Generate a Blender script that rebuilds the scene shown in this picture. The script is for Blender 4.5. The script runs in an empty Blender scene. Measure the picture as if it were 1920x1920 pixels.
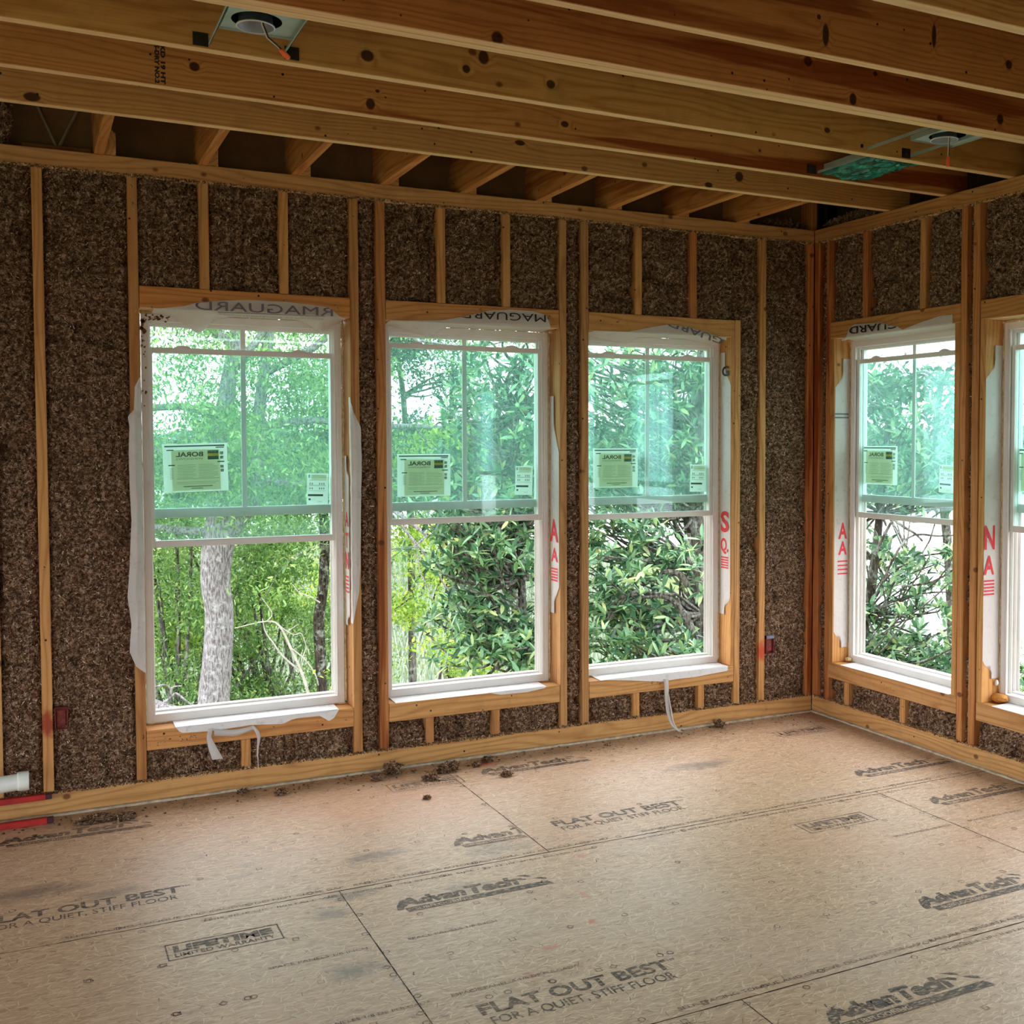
import bpy, bmesh, math, random
import numpy as np
from mathutils import Vector, Matrix
PI = math.pi
S = bpy.context.scene
COL = S.collection

# ------------------------------------------------------------------ camera, world, exposure
CAM = Vector((-4.0349, -5.1581, 1.5648))
FPX, PPX, PPY = 2095.5, 1125.2, 911.7
RGT = Vector((0.88905, -0.45782, -0.0009)); UPV = Vector((0.01894, 0.03482, 0.99921)); FWD = Vector((0.45742, 0.88836, -0.03963))
cd = bpy.data.cameras.new('camera'); cam = bpy.data.objects.new('camera', cd); COL.objects.link(cam)
cd.sensor_width = 36; cd.lens = FPX/1920*36; cd.shift_x = -(PPX-960)/1920; cd.shift_y = -(960-PPY)/1920
cd.clip_start = .05; cd.clip_end = 3000
m = Matrix((RGT, UPV, -FWD)).transposed().to_4x4(); m.translation = CAM; cam.matrix_world = m
S.camera = cam
w = bpy.data.worlds.new('overcast_sky'); S.world = w; w.use_nodes = True
nt = w.node_tree; bg = nt.nodes['Background']
SKY = 3.2
bg.inputs[0].default_value = (.93, .97, 1, 1); bg.inputs[1].default_value = SKY
S.view_settings.view_transform = 'Standard'; S.view_settings.look = 'None'
S.view_settings.exposure = 0.88; S.view_settings.gamma = 1
try: S.view_settings.use_curve_mapping = False
except Exception: pass
S.cycles.use_denoising = True
S.cycles.max_bounces = 10; S.cycles.diffuse_bounces = 6; S.cycles.transparent_max_bounces = 24
S.cycles.sample_clamp_indirect = 10

# ------------------------------------------------------------------ helpers
def srgb(r, g, b, a=1):
    f = lambda c: (c/255/12.92 if c <= 10 else ((c/255+.055)/1.055)**2.4)
    return (f(r), f(g), f(b), a)
class N:                                    # tiny node-graph helper
    def __init__(s, name):
        s.m = bpy.data.materials.new(name); s.m.use_nodes = True; s.t = s.m.node_tree
        for n in list(s.t.nodes): s.t.nodes.remove(n)
        s.out = s.t.nodes.new('ShaderNodeOutputMaterial')
    def n(s, typ, ins=None, **kw):
        x = s.t.nodes.new('ShaderNode'+typ)
        for k, v in kw.items(): setattr(x, k, v)
        for k, v in (ins or {}).items():
            if hasattr(v, 'is_output') or isinstance(v, bpy.types.NodeSocket): s.t.links.new(v, x.inputs[k])
            else: x.inputs[k].default_value = v
        return x
    def math(s, op, a, b=0., c=0., clamp=False):
        x = s.n('Math', {0: a, 1: b, 2: c}, operation=op); x.use_clamp = clamp; return x.outputs[0]
    def vm(s, op, a, b=(0, 0, 0)):
        x = s.n('VectorMath', {0: a, 1: b}, operation=op); return x.outputs['Value'] if op in ('LENGTH', 'DOT_PRODUCT', 'DISTANCE') else x.outputs[0]
    def mix(s, f, a, b, blend='MIX'):
        x = s.n('Mix', data_type='RGBA', blend_type=blend)
        for i, v in ((0, f), (6, a), (7, b)):
            if isinstance(v, bpy.types.NodeSocket): s.t.links.new(v, x.inputs[i])
            else: x.inputs[i].default_value = v
        return x.outputs[2]
    def rng(s, v, a, b, c=0., d=1., smooth=False):
        x = s.n('MapRange', {0: v, 1: a, 2: b, 3: c, 4: d}); 
        if smooth: x.interpolation_type = 'SMOOTHSTEP'
        return x.outputs[0]
    def noise(s, v, scale, detail=3., rough=.5, dist=0.):
        return s.n('TexNoise', {'Vector': v, 'Scale': scale, 'Detail': detail, 'Roughness': rough, 'Distortion': dist}).outputs[0]
    def noisec(s, v, scale, detail=3.):
        return s.n('TexNoise', {'Vector': v, 'Scale': scale, 'Detail': detail}).outputs[1]
    def pbr(s, color, rough=.6, spec=.3, bump=None, bstr=.3, bdist=.01, **kw):
        ins = {'Base Color': color, 'Roughness': rough, 'Specular IOR Level': spec}; ins.update(kw)
        p = s.n('BsdfPrincipled', ins)
        if bump is not None:
            b = s.n('Bump', {'Height': bump, 'Strength': bstr, 'Distance': bdist}); s.t.links.new(b.outputs[0], p.inputs['Normal'])
        s.t.links.new(p.outputs[0], s.out.inputs[0]); return p
def plain(name, c, rough=.6, spec=.3, metal=0., var=.12, vs=14.):
    g = N(name); tc = g.n('TexCoord').outputs['Object']
    nn = g.noise(tc, vs, 4.)
    col = g.mix(g.rng(nn, .3, .7), tuple(x*(1-var) for x in c[:3])+(1,), tuple(min(1, x*(1+var)) for x in c[:3])+(1,))
    g.pbr(col, rough, spec, nn, .08, Metallic=metal); return g.m

def wood_mat(name, axis, knots=(), light=srgb(214, 170, 116), dark=srgb(160, 104, 52), heart=srgb(150, 78, 34), holes=True, dots=()):
    g = N(name); tc = g.n('TexCoord').outputs['Object']; oi = g.n('ObjectInfo')
    rnd = oi.outputs['Random']
    off = g.n('CombineXYZ', {0: g.math('MULTIPLY', rnd, 37.), 1: g.math('MULTIPLY', rnd, 91.3), 2: g.math('MULTIPLY', rnd, 53.7)}).outputs[0]
    P = g.vm('ADD', tc, off)
    sx = g.n('SeparateXYZ', {0: tc}); X = list(sx.outputs)
    L = X['xyz'.index(axis)]; o = [X[i] for i in range(3) if i != 'xyz'.index(axis)]
    st = [1., 1., 1.]
    st = [(.8 if i == 'xyz'.index(axis) else 5.) for i in range(3)]
    n1 = g.n('SeparateXYZ', {0: g.noisec(g.vm('MULTIPLY', P, tuple(st)), 1., 2.)})
    r1 = g.math('FRACT', g.math('MULTIPLY', rnd, 7.77)); r2 = g.math('FRACT', g.math('MULTIPLY', rnd, 13.31))
    A = g.math('ADD', g.math('ADD', o[0], g.math('MULTIPLY', g.math('SUBTRACT', n1.outputs[0], .5), .17)), g.math('MULTIPLY_ADD', r1, .12, .0))
    B = g.math('ADD', g.math('ADD', o[1], g.math('MULTIPLY', g.math('SUBTRACT', n1.outputs[1], .5), .17)), g.math('MULTIPLY_ADD', r2, -.24, 0.))
    rad = g.math('SQRT', g.math('ADD', g.math('MULTIPLY', A, A), g.math('MULTIPLY', B, B)))
    kcol = None
    for (kp, rs) in knots:
        d = g.vm('LENGTH', g.vm('DIVIDE', g.vm('SUBTRACT', tc, tuple(kp)), tuple(rs)))
        rad = g.math('ADD', rad, g.rng(d, 2.6, .6, 0., .016, True))
        k = g.rng(d, 1.15, .85)
        kcol = k if kcol is None else g.math('MAXIMUM', kcol, k)
    ring = g.math('SINE', g.math('MULTIPLY', rad, 2*PI/.019))
    ring = g.math('POWER', g.math('MULTIPLY_ADD', ring, .5, .5), 2.5)
    stf = tuple((3. if i == 'xyz'.index(axis) else 170.) for i in range(3))
    fine = g.noise(g.vm('MULTIPLY', P, stf), 1., 3., .6)
    big = g.noise(g.vm('MULTIPLY', P, tuple((.8 if i == 'xyz'.index(axis) else 14.) for i in range(3))), 1., 3.)
    f = g.math('ADD', g.math('MULTIPLY', ring, .42), g.math('MULTIPLY', g.rng(fine, .35, .75), .35), clamp=True)
    col = g.mix(f, light, dark)
    hf = g.math('MULTIPLY', g.rng(big, .5, .6, .0, 1., True), oi.outputs['Alpha'])
    hcol = g.mix(f, heart, tuple(c*.55 for c in heart[:3])+(1,))
    col = g.mix(hf, col, hcol)
    dirt = g.noise(P, 9., 5., .7)
    col = g.mix(g.rng(dirt, .5, .85, 0., .35), col, srgb(96, 74, 52))
    if kcol is not None: col = g.mix(g.math('MULTIPLY', kcol, .92), col, srgb(52, 24, 12))
    if holes:
        v = g.n('TexVoronoi', {'Vector': P, 'Scale': 13.}); 
        col = g.mix(g.rng(v.outputs['Distance'], .075, .05), col, srgb(40, 22, 14))
        v2 = g.n('TexVoronoi', {'Vector': g.vm('MULTIPLY', P, (1, 1, 1.3)), 'Scale': 5.})
        kk = g.rng(v2.outputs['Distance'], .10, .06)
        col = g.mix(g.math('MULTIPLY', kk, .8), col, srgb(92, 46, 24))
    for (dp, dr, dc) in dots:
        d = g.vm('LENGTH', g.vm('DIVIDE', g.vm('SUBTRACT', tc, tuple(dp)), tuple(dr)))
        d = g.math('ADD', d, g.math('MULTIPLY', g.math('SUBTRACT', g.noise(tc, 40., 3.), .5), .9))
        col = g.mix(g.rng(d, 1., .45, 0., .85), col, dc)
    if axis == 'x':                          # lower edges painted paler, as if lit from the floor
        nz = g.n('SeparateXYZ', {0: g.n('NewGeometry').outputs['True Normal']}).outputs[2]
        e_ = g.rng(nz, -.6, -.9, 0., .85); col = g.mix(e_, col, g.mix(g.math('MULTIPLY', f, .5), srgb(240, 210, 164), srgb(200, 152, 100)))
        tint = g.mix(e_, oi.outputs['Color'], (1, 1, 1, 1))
    else: tint = oi.outputs['Color']
    col = g.mix(1., col, tint, 'MULTIPLY')
    g.pbr(col, .62, .25, f, .15, .002); return g.m

class MB:                                   # collects shapes, links them as ONE mesh object
    def __init__(s): s.v = []; s.f = []; s.mi = []; s.cur = 0
    def add(s, vs, fs):
        b = len(s.v); s.v += [tuple(v) for v in vs]; s.f += [tuple(b+i for i in f) for f in fs]; s.mi += [s.cur]*len(fs)
    def box(s, x0, x1, y0, y1, z0, z1):
        s.add([(x0, y0, z0), (x1, y0, z0), (x1, y1, z0), (x0, y1, z0), (x0, y0, z1), (x1, y0, z1), (x1, y1, z1), (x0, y1, z1)],
              [(0, 3, 2, 1), (4, 5, 6, 7), (0, 1, 5, 4), (1, 2, 6, 5), (2, 3, 7, 6), (3, 0, 4, 7)])
    def tube(s, pts, rad, n=8, cap=True):
        pts = [Vector(p) for p in pts]; rad = rad if hasattr(rad, '__len__') else [rad]*len(pts); vs = []; fs = []
        u = None
        for i, p in enumerate(pts):
            d = (pts[min(i+1, len(pts)-1)]-pts[max(i-1, 0)]).normalized()
            if u is None: u = d.orthogonal().normalized()
            else:
                u = u-d*u.dot(d)
                u = u.normalized() if u.length > 1e-6 else d.orthogonal().normalized()
            w_ = d.cross(u)
            for k in range(n):
                a = 2*PI*k/n; vs.append(p+(u*math.cos(a)+w_*math.sin(a))*rad[i])
        for i in range(len(pts)-1):
            for k in range(n):
                fs.append((i*n+k, i*n+(k+1) % n, (i+1)*n+(k+1) % n, (i+1)*n+k))
        if cap: fs.append(tuple(range(n-1, -1, -1))); fs.append(tuple((len(pts)-1)*n+k for k in range(n)))
        s.add(vs, fs)
    def ring(s, c, prof, n=40):             # lathe about z through c ; prof [(r,z)]
        vs = [(c[0]+r*math.cos(2*PI*k/n), c[1]+r*math.sin(2*PI*k/n), c[2]+z) for r, z in prof for k in range(n)]
        fs = [(i*n+k, i*n+(k+1) % n, (i+1)*n+(k+1) % n, (i+1)*n+k) for i in range(len(prof)-1) for k in range(n)]
        s.add(vs, fs)
    def disc(s, c, r, n=32): s.add([(c[0]+r*math.cos(2*PI*k/n), c[1]+r*math.sin(2*PI*k/n), c[2]) for k in range(n)], [tuple(range(n))])
    def build(s, name, mats, parent=None, loc=(0, 0, 0), rot=0., smooth=False, color=None, bevel=0.):
        me = bpy.data.meshes.new(name); L_ = Vector(loc)
        me.from_pydata([(v[0]-L_[0], v[1]-L_[1], v[2]-L_[2]) for v in s.v], [], s.f)
        if not isinstance(mats, (list, tuple)): mats = [mats]
        for mm in mats: me.materials.append(mm)
        if len(mats) > 1: me.polygons.foreach_set('material_index', s.mi)
        if smooth: me.polygons.foreach_set('use_smooth', [True]*len(me.polygons))
        if bevel:
            b = bmesh.new(); b.from_mesh(me); bmesh.ops.bevel(b, geom=list(b.edges), offset=bevel, segments=1, affect='EDGES'); b.to_mesh(me); b.free()
        me.update()
        return link(name, me, parent, loc, rot, color)
def link(name, me, parent=None, loc=(0, 0, 0), rot=0., color=None):
    o = bpy.data.objects.new(name, me); COL.objects.link(o)
    R_ = Matrix.Rotation(rot, 4, 'Z')
    if parent is None: o.matrix_world = R_ @ Matrix.Translation(loc)
    else:
        o.parent = parent; o.location = Vector(loc)-Vector(parent.get('o', (0, 0, 0)))
    if color: o.color = color
    return o
def tag(o, label=None, cat=None, group=None, kind=None):
    for k, v in (('label', label), ('category', cat), ('group', group), ('kind', kind)):
        if v: o[k] = v
    return o
def empty(name, loc, rot=0., **kw):         # loc in the wall frame (u,d,z); children are given in that same frame
    o = bpy.data.objects.new(name, None); COL.objects.link(o); o.empty_display_size = .1
    o.matrix_world = Matrix.Rotation(rot, 4, 'Z') @ Matrix.Translation(loc)
    o['o'] = tuple(loc); return tag(o, **kw)
RW = -PI/2                                   # right wall: (u, d, z) -> (x=d, y=-u)

def text_mesh(s, h=1., bold=0., shear=0., font_w=1.):
    cu = bpy.data.curves.new('t', 'FONT'); cu.body = s; cu.size = 1; cu.offset = bold; cu.shear = shear; cu.resolution_u = 3
    ob = bpy.data.objects.new('t', cu); COL.objects.link(ob); bpy.context.view_layer.update()
    me = bpy.data.meshes.new_from_object(ob.evaluated_get(bpy.context.evaluated_depsgraph_get()))
    co = np.zeros(len(me.vertices)*3); me.vertices.foreach_get('co', co); co = co.reshape(-1, 3)
    fs = [tuple(p.vertices) for p in me.polygons]
    bpy.data.objects.remove(ob); bpy.data.curves.remove(cu); bpy.data.meshes.remove(me)
    if len(co) == 0: return co, fs
    co[:, 0] -= co[:, 0].min(); hh = .73
    co *= h/hh; return co, fs
def put_text(mb, s, org, ux, uy, h, width=None, bold=0., shear=0.):   # org = baseline left, ux/uy unit vectors
    co, fs = text_mesh(s, h, bold, shear)
    if len(co) == 0: return
    if width: co[:, 0] *= width/co[:, 0].max()
    ux = np.array(ux); uy = np.array(uy); P = np.array(org)+co[:, :1]*ux+co[:, 1:2]*uy
    mb.add(P.tolist(), fs)

# value noise for meshes
rs = np.random.RandomState(5)
_tab = rs.rand(64, 64, 64)
def vnoise(x, y, z):
    xi, yi, zi = (np.floor(a).astype(int) for a in (x, y, z)); fx, fy, fz = x-xi, y-yi, z-zi
    fx, fy, fz = (a*a*(3-2*a) for a in (fx, fy, fz)); r = 0
    for i in (0, 1):
        for j in (0, 1):
            for k in (0, 1):
                r = r+_tab[(xi+i) % 64, (yi+j) % 64, (zi+k) % 64]*(fx if i else 1-fx)*(fy if j else 1-fy)*(fz if k else 1-fz)
    return r
def mesh_np(name, V, F, mat, parent=None, smooth=False, fattr=None):
    me = bpy.data.meshes.new(name); k = F.shape[1]
    me.vertices.add(len(V)); me.vertices.foreach_set('co', np.asarray(V, np.float32).ravel())
    me.loops.add(F.size); me.loops.foreach_set('vertex_index', F.astype(np.int32).ravel())
    me.polygons.add(len(F)); me.polygons.foreach_set('loop_start', np.arange(0, F.size, k, dtype=np.int32))
    try: me.polygons.foreach_set('loop_total', np.full(len(F), k, np.int32))
    except Exception: pass
    me.update(calc_edges=True)
    if smooth: me.polygons.foreach_set('use_smooth', np.ones(len(F), bool))
    me.materials.append(mat)
    if fattr is not None:
        a = me.attributes.new('rnd', 'FLOAT', 'FACE'); a.data.foreach_set('value', fattr.astype(np.float32))
    o = bpy.data.objects.new(name, me); COL.objects.link(o)
    if parent is not None: o.parent = parent; o.location = -Vector(parent.get('o', (0, 0, 0)))
    return o

# ------------------------------------------------------------------ materials
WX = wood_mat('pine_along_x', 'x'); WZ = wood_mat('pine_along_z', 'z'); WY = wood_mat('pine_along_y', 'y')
WZr1 = wood_mat('pine_stud_red_paint', 'z', dots=[((.02, 0, .29), (.04, .05, .07), srgb(150, 44, 36))])
WZr2 = wood_mat('pine_stud_red_smear', 'z', dots=[((.02, 0, .28), (.04, .05, .07), srgb(196, 70, 52))])
VINYL = plain('white_vinyl', srgb(228, 224, 220), .4, .4, var=.03)
WRAP = None
def wrap_mat(name, c, tr=.35, dk=.7):
    g = N(name); tc = g.n('TexCoord').outputs['Object']
    nn = g.noise(tc, 9., 4., .6); dirt = g.noise(tc, 23., 5., .75)
    col = g.mix(g.rng(dirt, .56, .8, 0., dk), c, srgb(150, 120, 92))
    p = g.pbr(col, .45, .4, nn, .5, .02)
    t = g.n('BsdfTranslucent', {'Color': c}); mx = g.n('MixShader', {0: tr, 1: p.outputs[0], 2: t.outputs[0]})
    g.t.links.new(mx.outputs[0], g.out.inputs[0]); return g.m
WRAP = wrap_mat('house_wrap_white', srgb(232, 228, 226))
INKG = plain('wrap_print_grey', srgb(112, 108, 116), .6); INKK = plain('wrap_print_black', srgb(40, 38, 42), .6); INKR = plain('wrap_print_red', srgb(205, 52, 62), .6)
STEEL = plain('galvanised_steel', srgb(172, 188, 186), .45, .5, .3, .08, 20.)
DSTEEL = plain('dark_steel', srgb(60, 58, 52), .45, .5, .6)
BLACK = plain('black_gap', srgb(14, 13, 13), .7)
def insul_mat():
    g = N('brown_cellulose'); tc = g.n('TexCoord').outputs['Object']
    d = g.vm('ADD', tc, g.vm('MULTIPLY', g.vm('SUBTRACT', g.noisec(tc, 70., 2.), (.5, .5, .5)), (.022, .022, .022)))
    a = g.noise(d, 150., 3., .6); b = g.noise(tc, 12., 3.); c = g.noise(d, 60., 2., .5)
    h = g.math('ADD', g.math('MULTIPLY', a, .6), g.math('MULTIPLY', c, .5))
    col = g.n('ValToRGB', {0: h}); r = col.color_ramp
    r.elements[0].position = .40; r.elements[0].color = srgb(40, 26, 16); r.elements[1].position = .66; r.elements[1].color = srgb(200, 168, 142)
    e = r.elements.new(.54); e.color = srgb(116, 87, 66)
    cc = g.mix(g.rng(b, .4, .75, 0., .3), col.outputs[0], srgb(84, 60, 44))
    g.pbr(cc, .95, .1, h, 1., .02); return g.m
INSUL = insul_mat()
def chip_mat():
    g = N('cellulose_flakes'); at = g.n('Attribute', attribute_name='rnd').outputs['Fac']
    r = g.n('ValToRGB', {0: at}); e = r.color_ramp.elements
    e[0].color = srgb(50, 32, 20); e[1].color = srgb(236, 216, 190); x = r.color_ramp.elements.new(.45); x.color = srgb(118, 88, 62); x = r.color_ramp.elements.new(.85); x.color = srgb(176, 146, 116)
    g.pbr(r.outputs[0], .9, .1); return g.m
CHIP = chip_mat()

def flakes(g, tc, scale, a, b, seed, keep):
    v = g.n('TexVoronoi', {'Vector': g.vm('ADD', tc, (seed, seed*.7, 0.)), 'Scale': scale}, voronoi_dimensions='2D')
    pz = g.vm('SUBTRACT', g.vm('ADD', tc, (seed, seed*.7, 0.)), v.outputs['Position']); x = g.n('SeparateXYZ', {0: pz}); sc = g.n('SeparateColor', {0: v.outputs['Color']})
    an = g.math('MULTIPLY', g.math('POWER', g.math('SUBTRACT', g.math('MULTIPLY', sc.outputs[0], 2.), 1.), 3.), 1.5); c_, s_ = g.math('COSINE', an), g.math('SINE', an)
    u = g.math('ADD', g.math('MULTIPLY', x.outputs[0], c_), g.math('MULTIPLY', x.outputs[1], s_)); w_ = g.math('SUBTRACT', g.math('MULTIPLY', x.outputs[1], c_), g.math('MULTIPLY', x.outputs[0], s_))
    w_ = g.math('ADD', w_, g.math('MULTIPLY', g.math('SUBTRACT', g.noise(tc, 60., 2.), .5), b*3))
    f = g.math('MULTIPLY', g.rng(g.math('ABSOLUTE', u), a, a*.8), g.rng(g.math('ABSOLUTE', w_), b, b*.6))
    return g.math('MULTIPLY', f, g.math('GREATER_THAN', sc.outputs[1], keep)), sc.outputs[2]
def floor_color(g, tc):
    n0 = g.noise(g.vm('MULTIPLY', tc, (22., 60., 1.)), 1., 4., .6)
    n1 = g.noise(g.vm('MULTIPLY', tc, (60., 150., 1.)), 1., 4., .65, .4)
    v = g.n('TexVoronoi', {'Vector': g.vm('ADD', g.vm('MULTIPLY', tc, (24., 62., 1.)), g.noisec(tc, 24., 2.)), 'Scale': 1.}); sc = g.n('SeparateColor', {0: v.outputs['Color']})
    c = g.mix(g.rng(n0, .3, .7), srgb(194, 152, 117), srgb(214, 175, 143))
    c = g.mix(g.rng(sc.outputs[0], .5, 1., 0., .4), c, srgb(226, 189, 155))
    c = g.mix(g.rng(sc.outputs[1], .7, 1., 0., .35), c, srgb(161, 116, 85))
    c = g.mix(g.rng(n1, .55, .72, 0., .6), c, srgb(129, 92, 69))
    for (sl, a, b_, sd, kp, cl, k) in ((38., .016, .0016, 3., .25, srgb(241, 214, 181), .75), (30., .020, .0022, 9., .35, srgb(237, 202, 165), .6), (24., .014, .0014, 17., .55, srgb(98, 66, 51), .75), (14., .024, .004, 29., .5, srgb(239, 208, 177), .55), (11., .012, .0016, 37., .5, srgb(51, 35, 31), .8)):
        f, _ = flakes(g, tc, sl, a, b_, sd, kp); c = g.mix(g.math('MULTIPLY', f, k), c, cl)
    b = g.noise(tc, 1.3, 4., .6); b2 = g.noise(g.vm('ADD', tc, (7., 3., 0.)), 3.2, 5., .7); b3 = g.noise(g.vm('ADD', tc, (2., 9., 0.)), .8, 2.)
    c = g.mix(g.rng(b, .5, .75, 0., .4), c, srgb(212, 185, 171))
    c = g.mix(g.rng(b3, .52, .7, 0., .35), c, srgb(208, 150, 117))
    c = g.mix(g.rng(b2, .62, .78, 0., .45), c, srgb(131, 112, 105))
    return c, n1
def floor_mat():
    g = N('osb_subfloor'); tc = g.n('TexCoord').outputs['Object']; c, n1 = floor_color(g, tc)
    for (px, py, rx, ry, col, s_) in [(-2.08, -.12, .11, .055, srgb(214, 82, 44), .9), (-1.0, -.17, .12, .05, srgb(206, 110, 84), .45), (-.36, -.36, .17, .05, srgb(196, 96, 80), .4),
                                      (-2.19, -1.42, .035, .035, srgb(212, 104, 80), .6), (-2.34, -1.75, .02, .05, srgb(212, 90, 66), .7), (-2.42, -1.95, .03, .03, srgb(212, 86, 60), .75), (-2.62, -2.06, .05, .03, srgb(208, 96, 70), .6), (-2.74, -2.2, .04, .03, srgb(208, 96, 70), .6)]:
        d = g.vm('LENGTH', g.vm('DIVIDE', g.vm('SUBTRACT', tc, (px, py, 0.)), (rx, ry, 1.)))
        d = g.math('ADD', d, g.math('MULTIPLY', g.math('SUBTRACT', g.noise(tc, 34., 5., .8), .42), 3.2))
        c = g.mix(g.rng(d, 1., .35, 0., s_), c, col)
    for (px, py, rx, ry, s_) in [(-2.9, -1.06, .14, .06, .55), (-3.2, -1.93, .09, .07, .6), (-2.45, -1.2, .16, .1, .4), (-1.15, -.62, .22, .07, .55), (-3.05, -1.38, .1, .05, .5), (-4.05, -.85, .2, .08, .6), (-3.8, -.98, .12, .06, .45), (-2.7, -1.49, .12, .05, .4), (-3.15, -1.5, .1, .06, .5)]:
        d = g.vm('LENGTH', g.vm('DIVIDE', g.vm('SUBTRACT', tc, (px, py, 0.)), (rx, ry, 1.)))
        d = g.math('ADD', d, g.math('MULTIPLY', g.math('SUBTRACT', g.noise(tc, 13., 4., .7), .5), 2.))
        c = g.mix(g.rng(d, 1.1, .2, 0., s_), c, srgb(70, 64, 62))
    sx = g.n('SeparateXYZ', {0: tc}); dn = g.math('MULTIPLY', g.math('SUBTRACT', g.noise(tc, 7., 5., .75), .5), .38)       # brown dust with shade painted in along the foot of the walls
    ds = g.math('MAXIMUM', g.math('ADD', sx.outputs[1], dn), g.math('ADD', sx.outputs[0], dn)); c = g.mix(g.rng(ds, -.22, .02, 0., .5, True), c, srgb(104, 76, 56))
    g.pbr(c, g.rng(n1, .3, .7, .38, .56), .65, n1, .2, .002); return g.m
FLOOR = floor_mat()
def ink_mat(name, fade=.5):
    g = N(name); tc = g.n('TexCoord').outputs['Object']; c, n1 = floor_color(g, tc)
    f = g.math('MULTIPLY', g.rng(g.noise(g.vm('MULTIPLY', tc, (40., 110., 1.)), 1., 4., .7), .64, .5), g.rng(g.noise(tc, 5., 3.), .25, .62, fade, 1.))
    g.pbr(g.mix(g.math('MULTIPLY', f, .95), c, srgb(44, 43, 48)), .6, .4); return g.m
INK = ink_mat('floor_print', .75); INK2 = ink_mat('floor_print_faded', .55)

def glass_mat(name, tint, dust=.05):
    g = N(name); ge = g.n('NewGeometry'); c_ = g.math('ABSOLUTE', g.vm('DOT_PRODUCT', ge.outputs['Incoming'], ge.outputs['Normal']))
    fr = g.math('MULTIPLY_ADD', g.math('POWER', g.math('SUBTRACT', 1., c_, clamp=True), 5.), .9, .04)
    t = g.n('BsdfTransparent', {'Color': tint}); gl = g.n('BsdfGlossy', {'Color': (.85, .96, 1, 1), 'Roughness': .0})
    a = g.n('MixShader', {0: fr, 1: t.outputs[0], 2: gl.outputs[0]})
    d = g.n('BsdfTranslucent', {'Color': (.55, .85, .8, 1)})
    b = g.n('MixShader', {0: dust, 1: a.outputs[0], 2: d.outputs[0]})
    g.t.links.new(b.outputs[0], g.out.inputs[0]); return g.m
GLASS = glass_mat('tinted_glass', (.85, .955, .935, 1), .04)

def leaf_mat(name, cols, rough=.5, spec=.4, tr=.35):
    g = N(name); at = g.n('Attribute', attribute_name='rnd').outputs['Fac']
    r = g.n('ValToRGB', {0: at}); e = r.color_ramp.elements
    e[0].color = cols[0]; e[1].color = cols[-1]
    for i, c in enumerate(cols[1:-1]): x = r.color_ramp.elements.new((i+1)/(len(cols)-1)); x.color = c
    p = g.pbr(r.outputs[0], rough, spec); t = g.n('BsdfTranslucent', {'Color': r.outputs[0]})
    mx = g.n('MixShader', {0: tr, 1: p.outputs[0], 2: t.outputs[0]}); g.t.links.new(mx.outputs[0], g.out.inputs[0]); return g.m
def bark_mat(name, a, b, c, sc=1.):
    g = N(name); tc = g.n('TexCoord').outputs['Object']
    n1 = g.noise(g.vm('MULTIPLY', tc, (26*sc, 26*sc, 5*sc)), 1., 4., .65); n2 = g.noise(tc, 6.*sc, 4., .7); n3 = g.noise(tc, 30.*sc, 3.)
    col = g.mix(g.rng(n1, .42, .58), b, a); col = g.mix(g.rng(n2, .52, .66, 0., .8), col, c); col = g.mix(g.rng(n3, .6, .7, 0., .5), col, b)
    g.pbr(col, .9, .1, n1, .8, .04); return g.m

# ------------------------------------------------------------------ structure: floor, walls, decks
XL, YB = -8.2, -8.4                          # the far sides of the room, behind the camera
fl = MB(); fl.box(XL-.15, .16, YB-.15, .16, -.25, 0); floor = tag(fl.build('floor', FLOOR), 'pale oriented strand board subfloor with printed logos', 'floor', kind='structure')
floor['o'] = (0, 0, 0)

H = 2.77
# openings in the wall frame: (u0, u1, z0, z1)
BO = [(-3.588, -2.683), (-2.51, -1.612), (-1.443, -.563)]
RO = [(.183, 1.092), (1.29, 2.2), (2.50, 3.41), (4.6, 5.51)]
ZO0, ZO1 = .317, 2.14
def sheathing(name, rot, u0, u1, ops, z0=-.25, z1=3.02, label=''):
    m_ = MB(); cur = u0
    for a, b in ops:
        m_.box(cur, a, .142, .158, z0, z1); m_.box(a, b, .142, .158, z0, ZO0); m_.box(a, b, .142, .158, ZO1, z1); cur = b
    m_.box(cur, u1, .142, .158, z0, z1)
    return tag(m_.build(name, SHEATH, rot=rot), label, 'wall', kind='structure')
SHEATH = plain('wall_sheathing', srgb(120, 92, 62), .8)
sheathing('wall_back', 0., XL, .158, BO, label='outer sheathing behind the brown insulation of the back wall')
sheathing('wall_right', RW, -.142, -YB, RO, label='outer sheathing behind the brown insulation of the right wall')

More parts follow.
